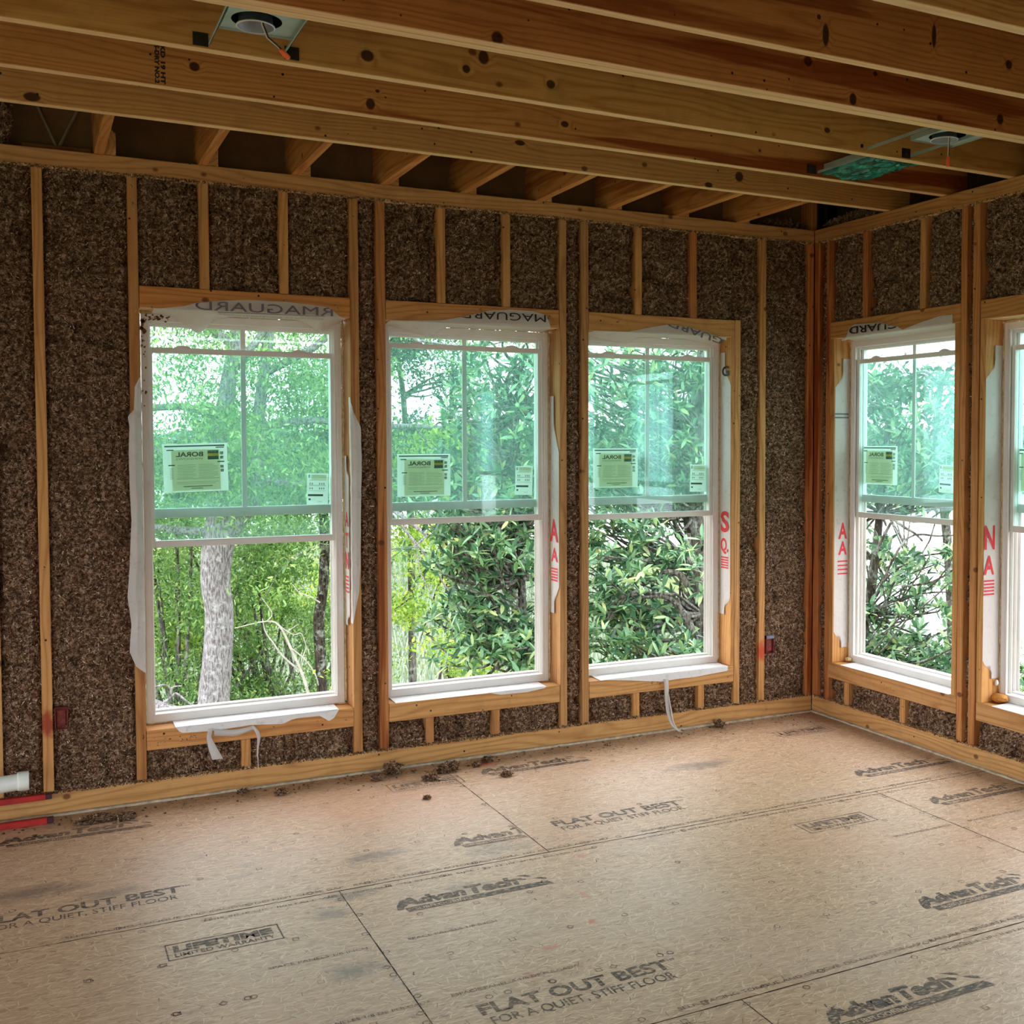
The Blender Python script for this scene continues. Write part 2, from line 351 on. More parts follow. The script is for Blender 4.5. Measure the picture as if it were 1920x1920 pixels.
def insulation(name, rot, u0, u1, ops, edges, label, seed, nchip, zt=2.70):
    dx = .0075; us = np.arange(u0, u1+dx, dx); zs = np.arange(.09, zt+dx, dx); nu, nz = len(us), len(zs)
    U, Z = np.meshgrid(us, zs); sd = seed*7.3
    d = .016+(vnoise(U*7+sd, Z*7, 0*U+sd)-.5)*.020+(vnoise(U*26+sd, Z*26, 0*U+sd)-.5)*.022+(vnoise(U*70+sd, Z*70, 0*U+sd)-.5)*.020+(vnoise(U*150, Z*150, 0*U+sd)-.5)*.012
    pit = vnoise(U*9+sd+3, Z*9+7, 0*U+2.2)*.7+vnoise(U*22+sd+3, Z*22+7, 0*U+2.2)*.3; d += .034*np.clip((.30-pit)/.12, 0, 1)
    e = np.full(U.shape, 9.)
    for x in edges: e = np.minimum(e, np.abs(U-x))
    d += .03*np.exp(-e/.008)
    def keep(u, z):
        k = np.ones(u.shape, bool)
        for a, b in ops: k &= ~((u > a-.01) & (u < b+.01) & (z > ZO0-.03) & (z < ZO1+.03))
        return k
    V = np.stack([U.ravel(), d.ravel(), Z.ravel()], 1)
    I = np.arange(nu*nz).reshape(nz, nu); F = np.stack([I[:-1, :-1].ravel(), I[:-1, 1:].ravel(), I[1:, 1:].ravel(), I[1:, :-1].ravel()], 1)
    uc = (U[:-1, :-1]+dx/2).ravel(); zc = (Z[:-1, :-1]+dx/2).ravel(); F = F[keep(uc, zc)]
    o = mesh_np(name, V, F, INSUL); o.rotation_euler.z = rot
    tag(o, label, 'insulation', kind='stuff')
    r = np.random.RandomState(seed); n = nchip                    # loose flakes standing off the surface
    cu = r.uniform(u0, u1, n); cz = r.uniform(.1, zt, n); k_ = int(n*.045); ed = r.choice(np.array([.101, .101, 2.694]), k_); cz[:k_] = ed+r.normal(0, .0035, k_); ok = keep(cu, cz); cu, cz = cu[ok], cz[ok]; n = len(cu)
    iu = np.clip(((cu-u0)/dx).astype(int), 0, nu-1); iz = np.clip(((cz-.09)/dx).astype(int), 0, nz-1); cd_ = d[iz, iu]-.003; cd_ = np.where(np.minimum(abs(cz-.101), abs(cz-2.694)) < .006, -.0025, cd_)
    ang = r.uniform(0, PI, n); ln = r.uniform(.005, .014, n); wd = r.uniform(.0015, .0035, n); tl = r.uniform(-.006, .006, n); bend = r.uniform(-.5, .5, n)
    ca, sa = np.cos(ang), np.sin(ang)
    P = []
    for t in (-1, 0, 1):
        bx = t*ln/2; by = bend*ln*.3*(1-t*t)
        for s_ in (-1, 1):
            x = bx*ca-(by+s_*wd/2)*sa; z = bx*sa+(by+s_*wd/2)*ca
            P.append(np.stack([cu+x, cd_+tl*t-.002*(t == 0)*np.ones(n), cz+z], 1))
    V = np.stack(P, 1).reshape(-1, 3); b = np.arange(n)*6
    F = np.concatenate([np.stack([b, b+2, b+3, b+1], 1), np.stack([b+2, b+4, b+5, b+3], 1)]); rr = r.rand(n)**1.2
    c = mesh_np('loose_flakes', V, F, CHIP, fattr=np.concatenate([rr, rr])); c.parent = o; tag(c, kind='stuff')
    return o

back_edges = []; right_edges = []
lab = []
def board(name, rot, u0, u1, d0, d1, z0, z1, mat, color, label, cat='stud', group=None, bev=.0025):
    b = MB(); b.box(u0, u1, d0, d1, z0, z1)
    o = b.build(name, mat, loc=(u0, d0, z0), rot=rot, color=color, bevel=bev)
    return tag(o, label, cat, group)
rc = random.Random(3)
def wc(base=(1, 1, 1), heart=.3): k = rc.uniform(.9, 1.05); return (base[0]*k, base[1]*k, base[2]*k, heart)
OR = (1.0, .86, .72); RD = (.78, .55, .45); GR = (.82, .74, .68); YE = (1., .93, .8)

D1 = .14
# plates
board('bottom_plate', 0, -8.1, 0, 0, D1, .012, .101, WX, (1, .95, .84, .05), 'long pine bottom plate on the floor under the three left windows', 'wall plate')
board('bottom_plate', RW, 0.002, 8.1, 0, D1, .012, .101, WX, (1, .95, .86, .1), 'pine bottom plate on the floor along the right wall', 'wall plate')
board('top_plate', 0, -8.1, 0, 0, D1, 2.694, H, WX, (.93, .85, .76, .15), 'long pine top plate over the three left windows, stamped NO.2', 'wall plate')
board('top_plate', RW, 0.002, 8.1, 0, D1, 2.694, H, WX, (.86, .74, .62, .25), 'pine top plate along the top of the right wall', 'wall plate')
nb = MB(); put_text(nb, 'NO.2', (-1.012, -.0005, 2.757), (0, 0, -1), (1, 0, 0), .014, .045)
sealmat = plain('pale_sealant', srgb(196, 182, 160), .7, var=.3, vs=30.)
for rot, u0, u1, l in ((0, -8.1, -.002, 'thin pale sealant line under the back wall plate'), (RW, .004, 8.1, 'thin pale sealant line under the right wall plate')):
    b = MB(); n_ = 260
    vs = []; 
    for i in range(n_+1):
        u = u0+(u1-u0)*i/n_; o_ = -.004-.005*rc.random(); vs += [(u, o_, 0.0), (u, o_, .006+.004*rc.random()), (u, .02, .0119), (u, .02, 0)]
    b.add(vs, [(4*i+a, 4*i+(a+1) % 4, 4*i+4+(a+1) % 4, 4*i+4+a) for i in range(n_) for a in range(4)])
    tag(b.build('sealant_bead', sealmat, rot=rot), l, 'sealant')

ST = 'studs of the back wall'
SZ0, SZ1 = .101, 2.694
def stud(u0, u1, color, label, mat=None, rot=0, z0=SZ0, z1=SZ1, name='wall_stud', grp=None, d0=0.):
    (back_edges if rot == 0 else right_edges).extend([u0, u1])
    return board(name, rot, u0, u1, d0, D1, z0, z1, mat or WZ, color, label, 'stud', grp or ('studs of the back wall' if rot == 0 else 'studs of the right wall'))
stud(-4.176, -4.136, wc(YE), 'wall stud at the far left edge, behind the white pipe')
stud(-3.990, -3.950, wc(OR, .2), 'tall stud with a red paint smear beside the left outlet box', WZr1)
stud(-3.629, -3.589, wc((.9, .74, .6), .3), 'full-height stud along the left side of the leftmost window')
stud(-2.680, -2.640, wc((.85, .72, .6), .4), 'full-height stud along the right side of the leftmost window')
stud(-2.555, -2.513, wc((.78, .58, .46), .8), 'dark reddish stud along the left side of the second window')
stud(-1.609, -1.570, wc(GR, .4), 'greyish stud along the right side of the second window')
stud(-1.485, -1.445, wc(GR, .2), 'stud along the left side of the third window')
stud(-.541, -.503, wc((1, .93, .82), .1), 'pale stud along the right side of the third window', z1=2.235)
stud(-.373, -.333, wc(OR, .3), 'full-height stud with a red smear between third window and corner', WZr2)
stud(-.040, -.001, wc((.85, .55, .42), .9), 'reddish corner stud at the right end of the back wall')
board('window_trimmer', 0, -.563, -.542, 0, D1, ZO0, ZO1, WZ, wc(OR, .1), 'thin trimmer board lining the right side of the third window opening', 'stud')
CU = 'short cripple studs above the back windows'; CL = 'short cripple studs below the back windows'
for u, l, c in ((-3.320, 'left of the two short studs above the leftmost window', OR), (-2.979, 'right of the two short studs above the leftmost window', OR), (-2.235, 'left of the two short studs above the second window', OR),
             (-1.897, 'right of the two short studs above the second window', YE), (-1.150, 'left of the two short studs above the third window', OR), (-.809, 'right of the two short studs above the third window, reddish', (.85, .6, .48))):
    stud(u-.02, u+.02, wc(c, .2), l, z0=2.234, name='cripple_stud', grp=CU)
for u, l, c in ((-3.172, 'single short stud below the sill of the leftmost window', OR), (-2.309, 'left of the two short studs below the second window', (.9, .75, .66)), (-1.964, 'right of the two short studs below the second window', (.9, .75, .66)),
             (-1.163, 'left of the two short studs below the third window', OR), (-.756, 'right of the two short studs below the third window', OR)):
    stud(u-.02, u+.02, wc(c, .2), l, z1=.228, name='cripple_stud', grp=CL)
HD = 'header boards over the windows'; SL = 'sill boards under the windows'
for (a, b), l, c in zip([(-3.587, -2.681), (-2.511, -1.612), (-1.443, -.543)], ['leftmost', 'second', 'third'], [(.98, .74, .5), (.95, .78, .62), (1, .9, .72)]):
    board('window_header', 0, a, b, 0, D1, ZO1, 2.233, WX, c+(.1,), f'pine header board over the {l} window', 'header', HD)
    board('window_sill_board', 0, a, b, 0, D1, .229, ZO0, WX, (1, .84 if l == 'leftmost' else .93, .7 if l == 'leftmost' else .82, .1), f'pine sill board under the {l} window', 'sill board', SL)
# right wall
stud(.003, .048, wc((.8, .5, .38), .9), 'reddish corner stud at the start of the right wall', rot=RW)
stud(.109, .147, wc((.82, .56, .42), .8), 'reddish full-height stud along the corner side of the fourth window', rot=RW)
stud(1.129, 1.166, wc((.95, .72, .56), .4), 'full-height stud along the near side of the fourth window', rot=RW)
stud(1.205, 1.248, wc((.92, .68, .52), .5), 'full-height stud along the far side of the rightmost window', rot=RW)
for a, b, l in ((.149, .183, 'trimmer stud lining the corner side of the fourth window opening'), (1.092, 1.127, 'trimmer stud lining the near side of the fourth window opening'), (1.256, 1.29, 'trimmer stud lining the far side of the rightmost window opening')):
    stud(a, b, wc((1, .86, .66), .15), l, rot=RW, z0=ZO0, z1=ZO1, name='trimmer_stud')
stud(.415, .454, wc((.85, .55, .42), .6), 'reddish left one of two short studs above the fourth window', rot=RW, z0=2.234, name='cripple_stud')
stud(.849, .889, wc(OR, .3), 'right one of two short studs above the fourth window', rot=RW, z0=2.234, name='cripple_stud')
stud(.285, .325, wc(OR, .2), 'left one of two short studs below the fourth window', rot=RW, z1=.228, name='cripple_stud')
stud(.731, .771, wc(OR, .2), 'right one of two short studs below the fourth window', rot=RW, z1=.228, name='cripple_stud')
for (a, b), l in zip([(.147, 1.129), (1.255, 2.24)], ['fourth', 'rightmost']):
    board('window_header', RW, a, b, 0, D1, ZO1, 2.233, WX, (.86, .7, .54, .1), f'pine header board over the {l} window', 'header', HD)
    board('window_sill_board', RW, a, b, 0, D1, .229, ZO0, WX, (.93, .82, .72, .1), f'pine sill board under the {l} window', 'sill board', SL)
for i, u in enumerate((2.21, 2.46, 3.41, 3.9, 4.56, 5.51, 6.0, 6.5, 7.0, 7.6)):      # the run of the right wall beside the viewer
    stud(u, u+.04, wc(OR, .3), 'stud of the right wall beside the viewer, outside the picture', rot=RW)
for a, b in RO[2:]:
    board('window_header', RW, a, b, 0, D1, ZO1, 2.233, WX, (.9, .8, .7, .1), 'header of a right wall window beside the viewer', 'header', HD)
    board('window_sill_board', RW, a, b, 0, D1, .229, ZO0, WX, (.9, .8, .7, .1), 'sill board of a right wall window beside the viewer', 'sill board', SL)
for i, u in enumerate((-4.58, -4.99, -5.4, -5.81, -6.22, -6.63, -7.04, -7.45, -7.86)):
    stud(u, u+.04, wc(OR, .3), 'stud of the back wall left of the picture')
insulation('sprayed_insulation', 0, -8.1, 0, BO, back_edges, 'rough brown sprayed cellulose filling the stud bays of the back wall', 1, 230000)
insulation('sprayed_insulation', RW, 0.002, 8.1, RO, right_edges, 'rough brown sprayed cellulose filling the stud bays of the right wall', 2, 100000)

# rear and left sides of the room (behind the viewer): unseen walls, wide openings added and sized for sky fill
RWALL = plain('interior_far_wall', srgb(150, 120, 90), .8)
m_ = MB()
ops = [(-7.8, -6.0), (-5.4, -3.6)]; cur = XL
for a, b in ops: m_.box(cur, a, YB-.15, YB, 0, H); m_.box(a, b, YB-.15, YB, 2.1, H); cur = b
m_.box(cur, .14, YB-.15, YB, 0, H); tag(m_.build('wall_rear', RWALL), 'unseen far wall behind the viewer with wide openings added for sky light', 'wall', kind='structure')
m_ = MB(); ops = [(-7.6, -5.9), (-5.2, -3.2), (-2.6, -.9)]; cur = YB
for a, b in ops: m_.box(XL-.15, XL, cur, a, 0, H); m_.box(XL-.15, XL, a, b, 2.1, H); cur = b
m_.box(XL-.15, XL, cur, .14, 0, H); tag(m_.build('wall_left', RWALL), 'unseen left wall beyond the picture with wide openings added for sky light', 'wall', kind='structure')

# decks over the joists, closures round the rim
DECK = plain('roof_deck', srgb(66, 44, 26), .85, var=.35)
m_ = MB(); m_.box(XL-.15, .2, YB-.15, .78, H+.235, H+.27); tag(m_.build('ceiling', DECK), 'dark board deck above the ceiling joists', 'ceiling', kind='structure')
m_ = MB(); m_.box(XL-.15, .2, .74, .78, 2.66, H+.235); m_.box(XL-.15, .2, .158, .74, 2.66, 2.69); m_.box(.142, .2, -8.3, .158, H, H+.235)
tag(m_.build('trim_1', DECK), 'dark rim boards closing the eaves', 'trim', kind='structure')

# ------------------------------------------------------------------ ceiling joists (each a thing); slight skew as in the place
def joist_mat(name, x0, s, y0, knots, heart_from=None, holes=True, light=None, kw={}):
    kn = [((X-x0, .0, Z_-H), (rx*.78, .06, rz*.78)) for X, Z_, rx, rz in knots]
    return wood_mat(name, 'x', kn, holes=holes, **kw)
JX0 = -8.1
JO = []
def joist(yfar, slope, th, color, label, knots=(), x1=.14, mat=None, name='ceiling_joist'):
    # yfar is the far face at x = 0
    o_ = (JX0, yfar-th+slope*JX0, H)
    b = MB(); b.box(0, x1-JX0, 0, th, 0, .235); color = tuple(c*1.16 for c in color[:3])+(color[3],)
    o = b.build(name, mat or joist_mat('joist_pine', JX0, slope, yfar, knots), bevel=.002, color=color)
    o.matrix_world = Matrix.Translation(o_) @ Matrix.Rotation(math.atan(slope), 4, 'Z')
    tag(o, label, 'joist', 'ceiling joists'); JO.append(o); return o
j1 = joist(-.585, .010, .039, (.84, .74, .58, .05), 'lowest-looking tan joist, nearest the back wall, with looping grain', [(-3.987, 2.79, .035, .02), (-1.125, 2.782, .028, .016), (-2.10, 2.86, .03, .015), (-.95, 2.84, .03, .03)])
j2 = joist(-.988, .013, .040, (.85, .66, .46, .95), 'joist second from the back wall with a dark stamp and red grain', [(-3.492, 2.85, .022, .02), (-2.877, 2.809, .022, .026), (-2.85, 2.86, .01, .008), (-2.08, 2.84, .022, .016), (-1.12, 2.85, .009, .008)])
j3 = joist(-1.410, .0185, .040, (.86, .78, .54, .1), 'olive-tan joist third from the back wall carrying the can light brackets', [(-3.01, 2.83, .028, .024), (-2.664, 2.841, .018, .018), (-2.343, 2.837, .022, .02), (-1.088, 2.838, .02, .014), (-2.6, 2.89, .025, .03)])
j4 = joist(-1.908, .007, .040, (.78, .52, .36, .8), 'reddish front half of the doubled ceiling joist', [(-2.74, 2.785, .024, .026), (-1.566, 2.896, .022, .02), (-1.363, 2.795, .02, .028), (-1.26, 2.90, .012, .012), (-.629, 2.82, .022, .026)])
joist(-1.8665, .007, .0408, (.95, .85, .68, .1), 'pale back half of the doubled ceiling joist', mat=WX)
j5 = joist(-2.293, .005, .039, (.78, .55, .38, .75), 'reddish brown joist between the doubled joist and the nearest one in view', [(-2.30, 2.90, .02, .03), (-1.793, 2.83, .016, .045), (-1.82, 2.88, .01, .01), (-1.344, 2.90, .012, .05), (-1.0, 2.86, .02, .02)])
j6 = joist(-2.737, .0, .046, (.95, .84, .64, .3), 'pale joist at the top right corner of the picture with a brown stain', [(-1.42, 2.93, .03, .09), (-1.30, 2.90, .03, .11)])
for k, yf in enumerate((-3.16, -3.57, -3.98, -4.39, -4.80, -5.21, -5.62, -6.03, -6.44, -6.85, -7.26, -7.67, -8.08)):
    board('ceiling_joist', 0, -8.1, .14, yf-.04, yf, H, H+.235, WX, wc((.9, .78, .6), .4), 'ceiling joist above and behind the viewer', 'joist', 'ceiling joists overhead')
SM = MB()                                                        # stamp on the second joist
put_text(SM, 'KD 19 HT', (0, 0, .135), (0, 0, -1), (1, 0, 0), .014, .13, .05); put_text(SM, 'S-DRY NO.2', (-.019, 0, .135), (0, 0, -1), (1, 0, 0), .014, .13, .05)
st = SM.build('grade_stamp', INKK); st.matrix_world = j2.matrix_world.copy(); st.location += Vector((-3.600-JX0, -.0009+.013*(-3.6-JX0), 0)); mw = st.matrix_world.copy(); st.parent = j2; st.matrix_parent_inverse = j2.matrix_world.inverted(); tag(st, 'dark grade stamp')
tp = [o for o in bpy.data.objects if o.name.startswith('top_plate')][0]
ns = nb.build('grade_stamp', INKG, parent=None); ns.parent = tp; ns.matrix_parent_inverse = tp.matrix_world.inverted(); tag(ns, 'grey grade stamp')

# short lookout joists running out over the back wall, each with a stub nailed at its side
for i, x in enumerate((-3.753, -3.341, -2.94, -2.528, -2.139, -1.736, -1.335, -.927, -.531)):
    o_ = ['first', 'second', 'third', 'fourth', 'fifth', 'sixth', 'seventh', 'eighth', 'ninth'][i]
    board('lookout_joist', 0, x, x+.039, -.584+.01*x, .74, H, H+.235, WY, wc((1, .78, .56), .5), f'{o_} short lookout joist from the left above the back wall plate', 'joist', 'lookout joists')
    b = MB(); x0, x1 = x+.040, x+.084
    b.add([(x0, -.002, H+.001), (x1, -.002, H+.001), (x1, .7, H+.001), (x0, .7, H+.001), (x0, -.002, H+.135), (x1, -.002, H+.09), (x1, .7, H+.09), (x0, .7, H+.135)],
          [(0, 3, 2, 1), (4, 5, 6, 7), (0, 1, 5, 4), (1, 2, 6, 5), (2, 3, 7, 6), (3, 0, 4, 7)])
    tag(b.build('rafter_stub', WY, loc=(x0, 0, H), color=wc((1, .9, .78), .1)), f'pale cut end of a rafter stub beside the {o_} lookout joist', 'rafter stub', 'rafter stubs')
board('corner_post', 0, .002, .042, .03, .13, H+.001, H+.234, WZ, wc((.9, .6, .45), .5), 'short reddish post standing on the top plates in the corner', 'post')
board('loose_board', 0, -4.02, -3.76, .07, .13, H+.001, H+.032, WX, wc((.6, .45, .36), .5), 'dark loose board lying on the back top plate at the far left', 'board')
stripm = plain('dusty_strap', srgb(150, 138, 120), .7)
for a, c, l in ((-3.965, -3.892, 'left'), (-3.80, -3.882, 'right')):
    b = MB(); b.tube([(a, .14, 2.99), (c, .10, H+.034)], .006, 6); tag(b.build('bracing_strap', stripm), f'{l} one of two thin dusty straps crossing in the dark top left opening', 'strap')
def fuzzy(name, c, sz, seed, n=900, mat=None, amp=.3, parent=None, chips=0, label=None, cat=None, group=None, fl=.012):
    bm = bmesh.new(); bmesh.ops.create_icosphere(bm, subdivisions=4 if n > 500 else 3, radius=1)
    co = np.array([v.co[:] for v in bm.verts]); k = (vnoise(co[:, 0]*2.3+seed, co[:, 1]*2.3+5, co[:, 2]*2.3+9)-.5)*amp*1.6+(vnoise(co[:, 0]*7+seed, co[:, 1]*7+5, co[:, 2]*7+9)-.5)*amp*1.6
    co *= (1+k)[:, None]
    for v, p in zip(bm.verts, co): v.co = Vector((p[0]*sz[0], p[1]*sz[1], p[2]*sz[2]))
    me = bpy.data.meshes.new(name); bm.to_mesh(me); bm.free(); me.materials.append(mat or INSUL)
    o = bpy.data.objects.new(name, me); COL.objects.link(o); o.location = c
    if chips:
        r = np.random.RandomState(int(seed*10)); ii = r.randint(0, len(co), chips); P0 = co[ii]*np.array(sz); D = r.normal(0, 1, (chips, 3)); D /= np.linalg.norm(D, axis=1)[:, None]
        E_ = np.cross(D, r.normal(0, 1, (chips, 3))); E_ /= np.linalg.norm(E_, axis=1)[:, None]; L_ = r.uniform(.5, 1.2, chips)[:, None]*fl
        V = np.stack([P0-D*L_-E_*.0012, P0+D*L_-E_*.0012, P0+D*L_+E_*.0012, P0-D*L_+E_*.0012], 1).reshape(-1, 3); V[:, 2] = np.maximum(V[:, 2], -c[2]+.0006)
        f = mesh_np('loose_flakes', V, np.arange(chips*4).reshape(-1, 4), CHIP, fattr=r.rand(chips)); f.parent = o; tag(f, kind='stuff')
    return tag(o, label, cat, group)
fuzzy('loose_insulation', (-4.09, .05, 2.88), (.03, .06, .1), 3.1, chips=500, label='column of brown insulation at the far left above the top plate', cat='insulation')
fuzzy('loose_insulation', (-.17, .09, 2.80), (.15, .05, .035), 4.1, chips=500, label='brown insulation heaped on the plates near the corner post', cat='insulation')
fuzzy('loose_insulation', (.07, -.28, 2.80), (.05, .22, .035), 5.1, chips=500, label='brown insulation heaped along the right top plate under the first joist', cat='insulation')

# ------------------------------------------------------------------ recessed lights and the teal-covered box
BLUEM = plain('light_liner', srgb(150, 162, 178), .4, .5, .3, .06); WRIM = plain('white_rim', srgb(225, 225, 228), .4); ORANGE = plain('orange_connector', srgb(255, 112, 60), .45); WIRE = plain('grey_wire', srgb(205, 198, 186), .5); WIREK = plain('black_wire', srgb(30, 26, 24), .5)
def can_light(px0, px1, py0, py1, cx, cy, bars, yj, yk, wire, label):
    z = 2.80
    t = empty('recessed_light', (cx, cy, z), label=label, cat='recessed light', group='recessed lights between the joists')
    b = MB(); n = 40; R = .072; ring = [(cx+R*math.cos(2*PI*k/n), cy+R*math.sin(2*PI*k/n)) for k in range(n)]
    for zz, fl_ in ((z, False), (z+.003, True)):
        o_ = []
        for k in range(n):
            a = 2*PI*k/n; dx, dy = math.cos(a), math.sin(a)
            tx = (px1-cx)/dx if dx > 1e-6 else ((px0-cx)/dx if dx < -1e-6 else 9); ty = (py1-cy)/dy if dy > 1e-6 else ((py0-cy)/dy if dy < -1e-6 else 9)
            s_ = min(tx, ty); o_.append((cx+dx*s_, cy+dy*s_, zz))
        vs = [(x, y, zz) for x, y in ring]+o_
        b.add(vs, [((k, (k+1) % n, n+(k+1) % n, n+k) if fl_ else (k, n+k, n+(k+1) % n, (k+1) % n)) for k in range(n)])
    for x0, x1, y0, y1 in ((px0, px1, py0, py0+.002), (px0, px1, py1-.002, py1), (px0, px0+.002, py0, py1), (px1-.002, px1, py0, py1)): b.box(x0, x1, y0, y1, z-.006, z+.014)
    b.build('mounting_plate', STEEL, t)
    b = MB(); b.ring((cx, cy, z), [(.072, .0), (.072, .11), (.001, .11)]); b.build('housing', BLACK, t, smooth=True)
    b = MB(); b.ring((cx, cy+.018, z), [(.052, -.012), (.050, -.012), (.047, .05), (.001, .055)], 40); b.build('inner_can', BLUEM, t, smooth=True)
    b = MB(); b.ring((cx, cy+.018, z), [(.0525, -.014), (.0555, -.014), (.0555, -.010), (.0525, -.010), (.0525, -.014)], 40); b.build('white_rim', WRIM, t, smooth=True)
    for i, x in enumerate(bars):
        b = MB(); b.box(x, x+.002, yk, yj, 2.784, 2.797); b.box(x-.003, x+.002, yk, yj, 2.784, 2.786); hb = b.build('hanger_bar', STEEL, t)
        b = MB(); xs = x-.048 if i == 0 or len(bars) == 2 and cx > -1 else x+.004; b.box(xs, xs+.045, yj-.004, yj, 2.776, 2.816); b.box(xs+.012, xs+.022, yj-.010, yj-.004, 2.79, 2.804); b.build('bracket', DSTEEL, t)
    b = MB(); b.cur = 0; b.tube(wire, .0022, 6); b.cur = 1; b.tube([(p[0]+.004, p[1], p[2]+.002) for p in wire], .0022, 6); b.build('lead_wires', [WIRE, WIREK], t, smooth=True)
    e = Vector(wire[-1]); d = (e-Vector(wire[-2])).normalized()
    b = MB(); b.tube([e-d*.006, e+d*.012, e+d*.034, e+d*.036], [.006, .0085, .0075, .004], 10); b.build('orange_plug', ORANGE, t, smooth=True)
    return t
can_light(-3.497, -3.284, -1.875, -1.64, -3.405, -1.738, (-3.507, -3.284), -1.515, -1.885, [(-3.395, -1.735, 2.835), (-3.385, -1.71, 2.80), (-3.365, -1.68, 2.775), (-3.335, -1.655, 2.766), (-3.315, -1.64, 2.757)], 'round can light in a steel plate at the top left, orange plug dangling')
can_light(-.79, -.56, -1.87, -1.63, -.69, -1.735, (-.875, -.635), -1.462, -1.87, [(-.675, -1.735, 2.835), (-.668, -1.72, 2.80), (-.655, -1.705, 2.77), (-.652, -1.70, 2.74), (-.652, -1.70, 2.725)], 'round can light in a steel plate at the upper right near the corner')
TEAL = N('teal_plastic_film'); tcx = TEAL.n('TexCoord').outputs['Object']; nn = TEAL.noise(tcx, 12., 3.); TEAL.pbr(TEAL.mix(TEAL.rng(nn, .4, .65), srgb(2, 84, 76), srgb(6, 136, 118)), .12, .7, nn, .6, .01); TEAL = TEAL.m
t = empty('fixture_box', (-.64, -1.2, 2.79), label='shallow steel box wrapped in crumpled teal plastic between two joists', cat='fixture box')
b = MB(); b.box(-.762, -.535, -1.405, -1.035, 2.797, 2.832); b.build('box', STEEL, t)
bm = bmesh.new(); bmesh.ops.create_grid(bm, x_segments=40, y_segments=60, size=.5)
for v in bm.verts:
    x, y = v.co.x, v.co.y; e = min(.5-abs(x), .5-abs(y))
    n_ = vnoise(np.array([x*9.]), np.array([y*9.]), np.array([1.5]))[0]-.5; n2 = vnoise(np.array([x*22.]), np.array([y*22.]), np.array([4.5]))[0]-.5
    v.co = Vector((-.645+x*(.25+.02*n_), -1.215+y*(.40+.03*n_), 2.779+.02*n_+.010*n2+(.02 if e < .02 else 0)))
me = bpy.data.meshes.new('f'); bm.to_mesh(me); bm.free(); me.materials.append(TEAL); me.polygons.foreach_set('use_smooth', [True]*len(me.polygons))
o = link('plastic_cover', me, t); tag(o, 'crumpled teal plastic film')
b = MB(); b.box(-.802, -.800, -1.45, -1.043, 2.785, 2.796); b.build('hanger_bar', STEEL, t)
b = MB(); b.box(-.86, -.812, -1.047, -1.043, 2.78, 2.82); b.build('bracket', DSTEEL, t)
# small bracket ends on the doubled joist's near face
b = MB(); b.box(-1.75, -1.715, -1.968, -1.962, 2.915, 2.94); tag(b.build('steel_bracket', DSTEEL), 'small steel bracket end on the reddish doubled joist', 'bracket')

